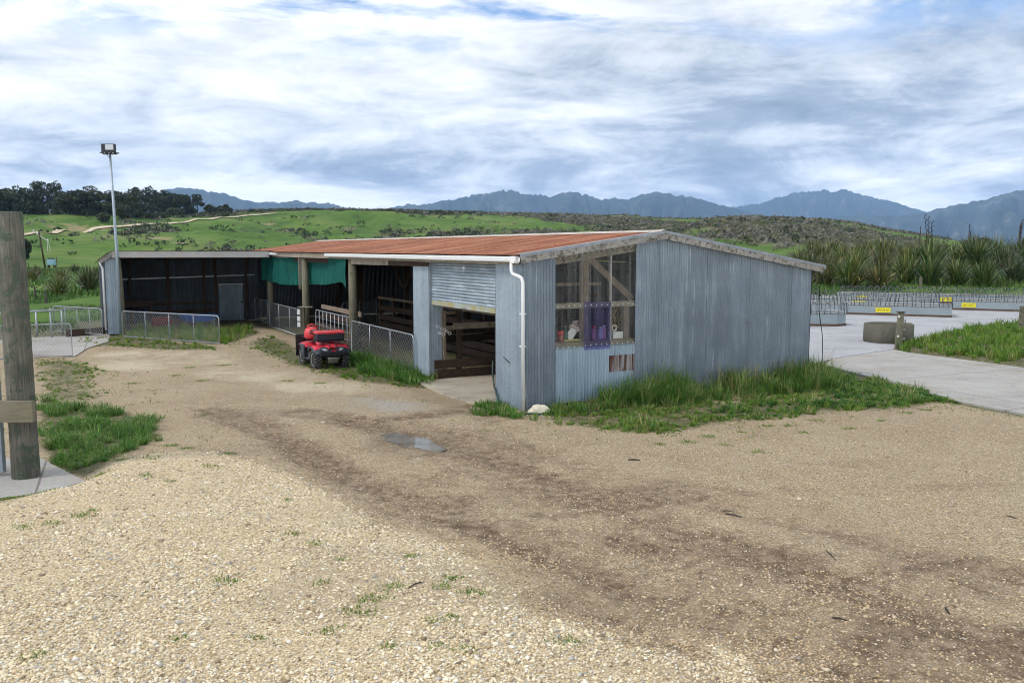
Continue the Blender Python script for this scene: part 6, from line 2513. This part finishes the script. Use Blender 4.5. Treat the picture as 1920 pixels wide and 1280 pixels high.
TREES = [(-70, 350, 399, 60, 'dense'), (-30, 356, 399, 50, 'dense'), (4, 353, 398, 44, 'dense'), (34, 348, 399, 50, 'dense'), (62, 362, 399, 40, 'dense'), (90, 340, 399, 58, 'dense'), (118, 362, 400, 44, 'dense'),
         (140, 356, 400, 48, 'dense'), (168, 364, 401, 40, 'dense'), (186, 347, 400, 56, 'open'), (196, 364, 402, 50, 'dense'), (232, 360, 401, 36, 'dense'), (256, 349, 400, 46, 'dense'),
         (284, 349, 401, 52, 'dense'), (312, 357, 401, 48, 'dense'), (338, 363, 400, 40, 'dense'), (356, 384, 400, 26, 'dense'), (371, 363, 400, 27, 'open'), (396, 384, 400, 24, 'dense'), (420, 384, 400, 24, 'dense'),
         (230, 383, 412, 28, 'bush'), (200, 398, 414, 34, 'bush'), (250, 380, 406, 30, 'dense'), (285, 394, 410, 40, 'bush'), (325, 388, 406, 36, 'bush'), (300, 398, 410, 26, 'bush'), (46, 450, 475, 18, 'dense')]
where = ['outermost left of the dark trees behind the near post', 'dark tree partly outside the left edge', 'dark tree at the very left edge of the crest row', 'tall dark tree just right of the near post top',
         'lower dark tree in the gap before the tallest crown', 'tallest pointed dark tree of the left crest row', 'lower dark tree right of the tallest one', 'rounded dark tree before the distant blue peak',
         'low dark tree under the distant blue peak', 'open flat topped tree left of the floodlight pole', 'dark full tree below the flat topped crown', 'dark tree directly right of the floodlight pole',
         'dark rounded tree second right of the floodlight pole', 'broad tree in the middle of the right tree group', 'broad tree sloping to the right end of the group', 'last full tree at the right end of the group',
         'small dark tree in the dip right of the group', 'lone open crowned tree standing clear on the crest', 'small dark bush tree right of the lone crest tree', 'rightmost small round tree on the crest',
         'pale olive bush directly behind the floodlight pole', 'low olive bush left of the floodlight pole', 'dark small tree in front of the right group', 'low wide olive bush below the right group',
         'olive bush at the right foot of the tree group', 'small olive bush above the clay track', 'single dark bush in the paddock beside the near post']
for i, (t_, w_) in enumerate(zip(TREES, where)):
    tree(t_[0], t_[1], t_[2], t_[3], 100 + i, w_, t_[4], None if t_[2] < 440 else 190)
tree(1845, 446, 466, 22, 300, 'dark distant tree on the plain above the flax', 'dense', 500)
tree(1820, 452, 466, 18, 301, 'smaller distant tree left of the dark plain tree', 'dense', 520)

# ------------------------------------------------------------------ power pole and transformer on the paddock
pb_ = on_terrain(85, 503, 400)
up_ = empty('power_pole', pb_)
tag(up_, 'thin dark power pole with a crossarm standing in the left paddock', 'power pole')
MB().path([(0, 0, -.2), (-.75, 0, 6.4)], .13, 8, True, [.17, .11]).build('pole', M['timber_dark'], up_, True)
MB().beam((-1.75, 0, 6.35), (.8, 0, 4.6), .12, .14).build('crossarm', M['fascia'], up_)
for t_ in (0.05, .3, .95):
    p = Vector((-1.75, 0, 6.35)).lerp(Vector((.8, 0, 4.6)), t_)
    MB().lathe([(0, 0), (.11, 0), (.13, .12), (.07, .24), (0, .26)], 8, p + Vector((0, 0, .06))).build('insulator', M['white'], up_)
MB().path([(.7, 0, 4.7), (.6, 0, 3.9), (.55, 0, 2.9)], .03, 4).build('drop_wire', M['white'], up_)
MB().path([(.7, 0, 4.7), (.9, 0, 3.9), (1.05, 0, 2.9)], .03, 4).build('drop_wire', M['white'], up_)
tf_ = on_terrain(97, 502, 400)
tfe = empty('transformer', tf_)
tag(tfe, 'pale blue transformer box beside the power pole', 'transformer')
tm = simple('pale blue paint', (.22, .38, .44), .5)
MB().box((0, 0, .95), (1.25, .8, .95)).build('box', tm, tfe, bevel=.05)
MB().box((0, 0, 1.46), (1.0, .7, .08)).build('lid', simple('dark blue paint', (.05, .11, .16), .5), tfe)
for x in (-.4, 0, .4):
    MB().lathe([(0, 0), (.10, 0), (.12, .12), (.06, .3), (0, .32)], 8, (x, 0, 1.5)).build('bushing', M['dark_grey'], tfe)
for x in (-.5, .5):
    MB().box((x, 0, .22), (.14, .6, .5)).build('foot', M['timber_dark'], tfe)
for (x_, y_, h_, lab) in ((54, 508, 1.4, 'thin fence stake right of the near timber post'), (66, 560, .9, 'dark stake in the left bank grass'), (86, 566, .7, 'short stake above the pipe fence'), (107, 507, 2.2, 'bare dead stump by the transformer')):
    p = on_terrain(x_, y_, 400)
    o = MB().path([(0, 0, -.1), (.04, 0, h_ * .5), (-.03, .02, h_)], .07, 6, True, [.08, .07, .05]).build('stake', M['bark'], None, loc=p)
    tag(o, lab, 'stake')

# ------------------------------------------------------------------ air
def haze():
    b = MB().box((0, 6800, 467), (28600, 16700, 946))
    t = bpy.data.materials.new('haze')
    t.use_nodes = True
    nt = t.node_tree
    nt.nodes.clear()
    out = nt.nodes.new('ShaderNodeOutputMaterial')
    pv = nt.nodes.new('ShaderNodeVolumePrincipled')
    pv.inputs['Color'].default_value = (0.38, 0.62, 1.0, 1)
    pv.inputs['Density'].default_value = 0.000095
    pv.inputs['Anisotropy'].default_value = 0.0
    nt.links.new(pv.outputs[0], out.inputs['Volume'])
    o = b.build('haze', t)
    tag(o, 'thin blue haze over the whole valley', 'haze', kind='stuff')


haze()
